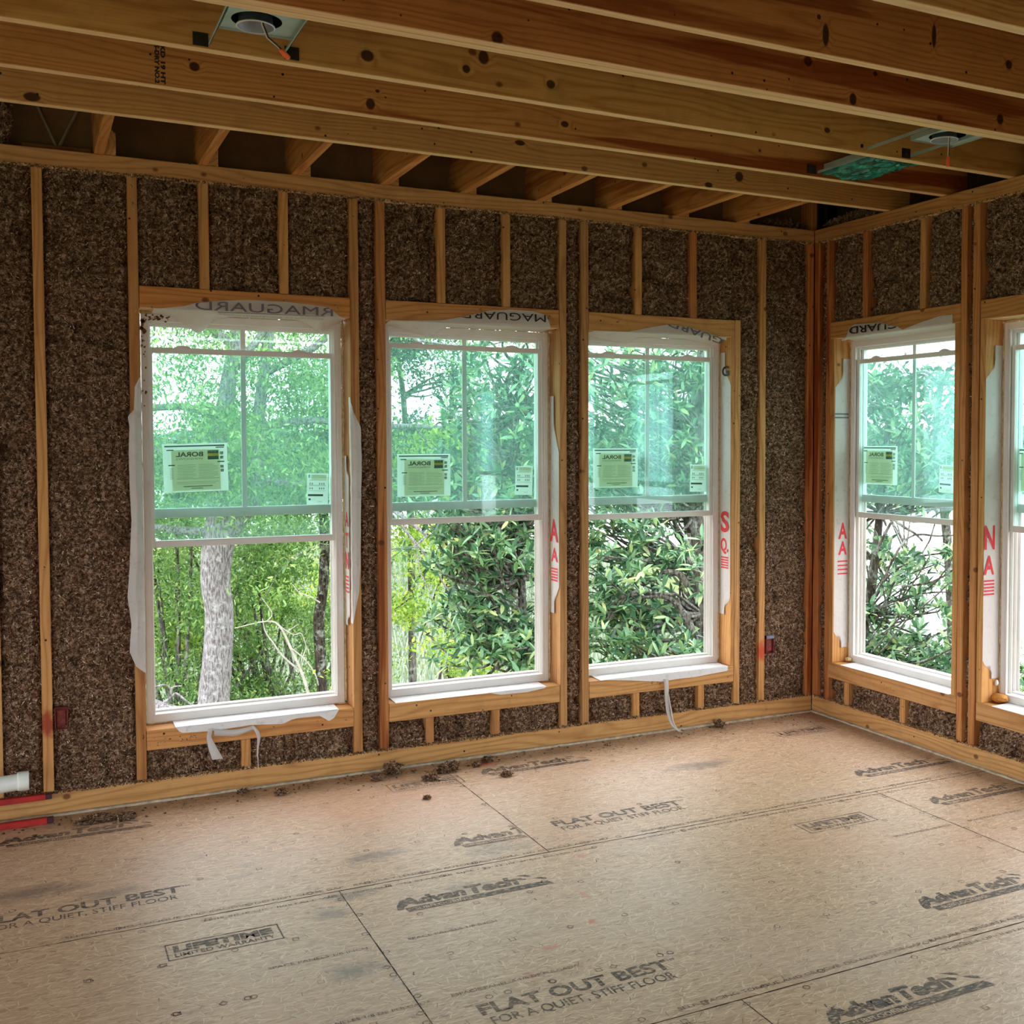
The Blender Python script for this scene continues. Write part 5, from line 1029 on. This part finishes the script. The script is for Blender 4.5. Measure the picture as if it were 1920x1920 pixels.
# magnolias
def magnolia(name, trunk, dist, crowns, label, seed, base, nwh=9, extra=()):
    R_ = np.random.RandomState(seed); t = tree_root(name, (base.x, base.y, GZ), label, 'tree')
    mb = MB(); limb(mb, trunk, dist, 14); mb.build('trunk', BARKM, t, smooth=True)
    mb = MB()
    for P_ in extra: limb(mb, P_, dist-1.5 if dist > 11 else dist-.4, 8)
    C = []
    for (x, y, s0, s1, n_, *dd) in crowns: C += crown(tuple(out(x, y, (dd[0] if dd else dist)+R_.uniform(-.3, .3))), (s0, 1.1, s1), int(n_*1.3), R_, .36, 1.9, x*.011)
    tr = [out(a, b_, dist) for a, b_, *_ in trunk]
    for k in range(len(C)):
        q = Vector(C[k])
        if k % 3 == 0:
            ps = min(tr, key=lambda v: (v-q).length+.8*abs(v.z-(q.z-.5))); pts = wob([ps, (ps*.45+q*.55)+Vector((R_.uniform(-.15, .15), R_.uniform(-.15, .15), R_.uniform(-.25, .05))), q]); mb.tube(pts, list(np.linspace(.022 if dist > 10 else .009, .005, len(pts))), 5, cap=False)
    mb.build('branches', BARKM, t, smooth=True)
    P = []; D_ = []                           # leaves stand in whorls at the shoot ends
    for q in C:
        ax = R_.normal(0, .5, 3)+np.array([0, 0, .6]); ax /= np.linalg.norm(ax); u = np.cross(ax, R_.normal(0, 1, 3)); u /= np.linalg.norm(u); v = np.cross(ax, u); n_ = R_.randint(nwh-2, nwh+3)
        for i in range(n_):
            a = 2*PI*i/n_*1.62; el = R_.uniform(-.1, .8); P.append(np.array(q)+ax*R_.uniform(-.05, .02)); D_.append((u*math.cos(a)+v*math.sin(a))*math.cos(el)+ax*math.sin(el))
    foliage('foliage', t, np.array(P), .105 if dist < 10 else .138, .032 if dist < 10 else .041, LEAF_MAG, seed+3, dirs=np.array(D_), bias=-.06); return t
DM = 10.5
magnolia('magnolia', [(1322, 1700, 34), (1322, 1400, 30), (1320, 1250, 27), (1316, 1150, 25), (1312, 1050, 25), (1305, 960, 24), (1300, 880, 22), (1306, 800, 20), (1318, 720, 18), (1326, 640, 16), (1330, 520, 12)], DM+1.2,
         [(1165, 1060, .8, .55, 110, DM), (1145, 1180, .6, .45, 66, DM), (1215, 1195, .5, .35, 34, DM), (1225, 1030, .5, .3, 34, DM), (1290, 1200, .4, .12, 12, DM), (1180, 700, 1.1, .6, 110), (1160, 820, .8, .9, 120), (1240, 850, 1., .7, 90), (1230, 940, 1., .35, 60), (1270, 680, .8, .4, 44), (1330, 960, .5, .8, 30, DM+2.6), (1120, 930, .6, .4, 40)],
         'large magnolia with a thick lichen-grey trunk filling the third window', 61, out(1318, 827, DM+1.2), 9,
         [[(1312, 1230, 8), (1292, 1170, 8), (1270, 1135, 6), (1250, 1120, 5), (1225, 1118, 4), (1200, 1122, 3), (1170, 1135, 2)], [(1290, 1100, 7), (1278, 1080, 6), (1255, 1072, 5), (1240, 1074, 3.5)], [(1195, 1115, 3), (1165, 1120, 3.4), (1150, 1135, 3), (1140, 1160, 2.4)], [(1265, 1115, 3), (1215, 1112, 3), (1185, 1112, 3), (1150, 1150, 2.6), (1135, 1180, 2)],
          [(1200, 1240, 4), (1218, 1222, 4), (1235, 1205, 4), (1265, 1200, 3), (1300, 1210, 3)], [(1310, 1080, 7), (1292, 1040, 6), (1290, 1000, 5)], [(1310, 1190, 4), (1285, 1160, 3), (1270, 1120, 3)]])
magnolia('magnolia', [(985, 1640, 9), (985, 1400, 8), (980, 1200, 8), (978, 1080, 7), (972, 980, 7), (965, 880, 6), (968, 780, 5), (975, 700, 4)], DM+.2,
         [(960, 1060, .55, .55, 90), (985, 1150, .55, .5, 100), (935, 1010, .55, .22, 40), (880, 990, .35, .16, 16), (900, 1170, .55, .3, 50), (905, 1060, .35, .14, 14), (960, 1220, .8, .2, 50), (780, 1045, .22, .12, 5), (945, 880, .75, .5, 90), (985, 780, .45, .7, 80), (920, 760, .35, .45, 24), (960, 680, .55, .35, 36), (870, 920, .55, .25, 24), (915, 950, .7, .2, 30)],
         'magnolia with glossy leaf whorls filling the right half of the second window', 62, out(985, 827, DM+.2), 9,
         [[(985, 1150, 3.5), (930, 1120, 3), (890, 1110, 2), (860, 1095, 1.5)], [(975, 1060, 3), (930, 1050, 2.4), (890, 1060, 1.8)]])
DN = 9.
magnolia('magnolia', [(1560, 1700, 16), (1565, 1400, 14), (1590, 1260, 12), (1625, 1150, 10), (1640, 1050, 8), (1650, 960, 7), (1660, 860, 6), (1668, 760, 5)], DN,
         [(1635, 1050, .24, .28, 50), (1670, 1085, .28, .20, 50), (1640, 1170, .34, .2, 56), (1680, 1230, .5, .16, 90), (1760, 1240, .4, .15, 80), (1640, 1240, .3, .2, 60), (1690, 1150, .15, .2, 10), (1770, 1045, .10, .07, 4), (1630, 760, .22, .35, 40), (1650, 690, .35, .12, 20), (1620, 860, .2, .3, 44), (1700, 860, .35, .2, 44), (1640, 920, .25, .12, 12), (1740, 920, .25, .1, 6)],
         'magnolia at the left side of the fourth window with yellowing leaves', 63, out(1580, 827, DN), 8,
         [[(1660, 960, 3), (1690, 985, 2.6), (1715, 1000, 2), (1730, 1015, 1.6)], [(1640, 1040, 3), (1665, 990, 2.6), (1675, 975, 2)], [(1650, 1100, 2.2), (1700, 1010, 2), (1760, 1005, 1.6), (1800, 1003, 1.2)], [(1690, 1100, 2), (1750, 1090, 1.8), (1800, 1060, 1.4)]])
slim([(1790, 1700, 10), (1785, 1200, 9), (1775, 1000, 8), (1760, 900, 7), (1755, 800, 6), (1765, 720, 5)], 13., BARKM, 'oak sapling with sparse leaves in the right half of the fourth window', 55, [(1740, 720, .55, .22, 22), (1700, 770, .35, .15, 10), (1790, 760, .4, .25, 16), (1750, 830, .5, .18, 14), (1740, 870, .9, .35, 44), (1700, 900, .6, .2, 20), (1690, 710, .3, .2, 10)], 0, LEAF_OAKD, (.095, .045), thr=.5, nl=40)
bush('leafy_shrub', 1700, 870, 60, (9., 3., 1.7), 200, 50, LEAF_OAKD, .34, .22, 'hazy dark tree clump across the water in the fourth window', 56)
bush('leafy_shrub', 1905, 1290, 11, (.6, .8, .35), 30, 60, LEAF_OAK, .10, .02, 'tuft of green reeds at the bottom of the rightmost window', 57)
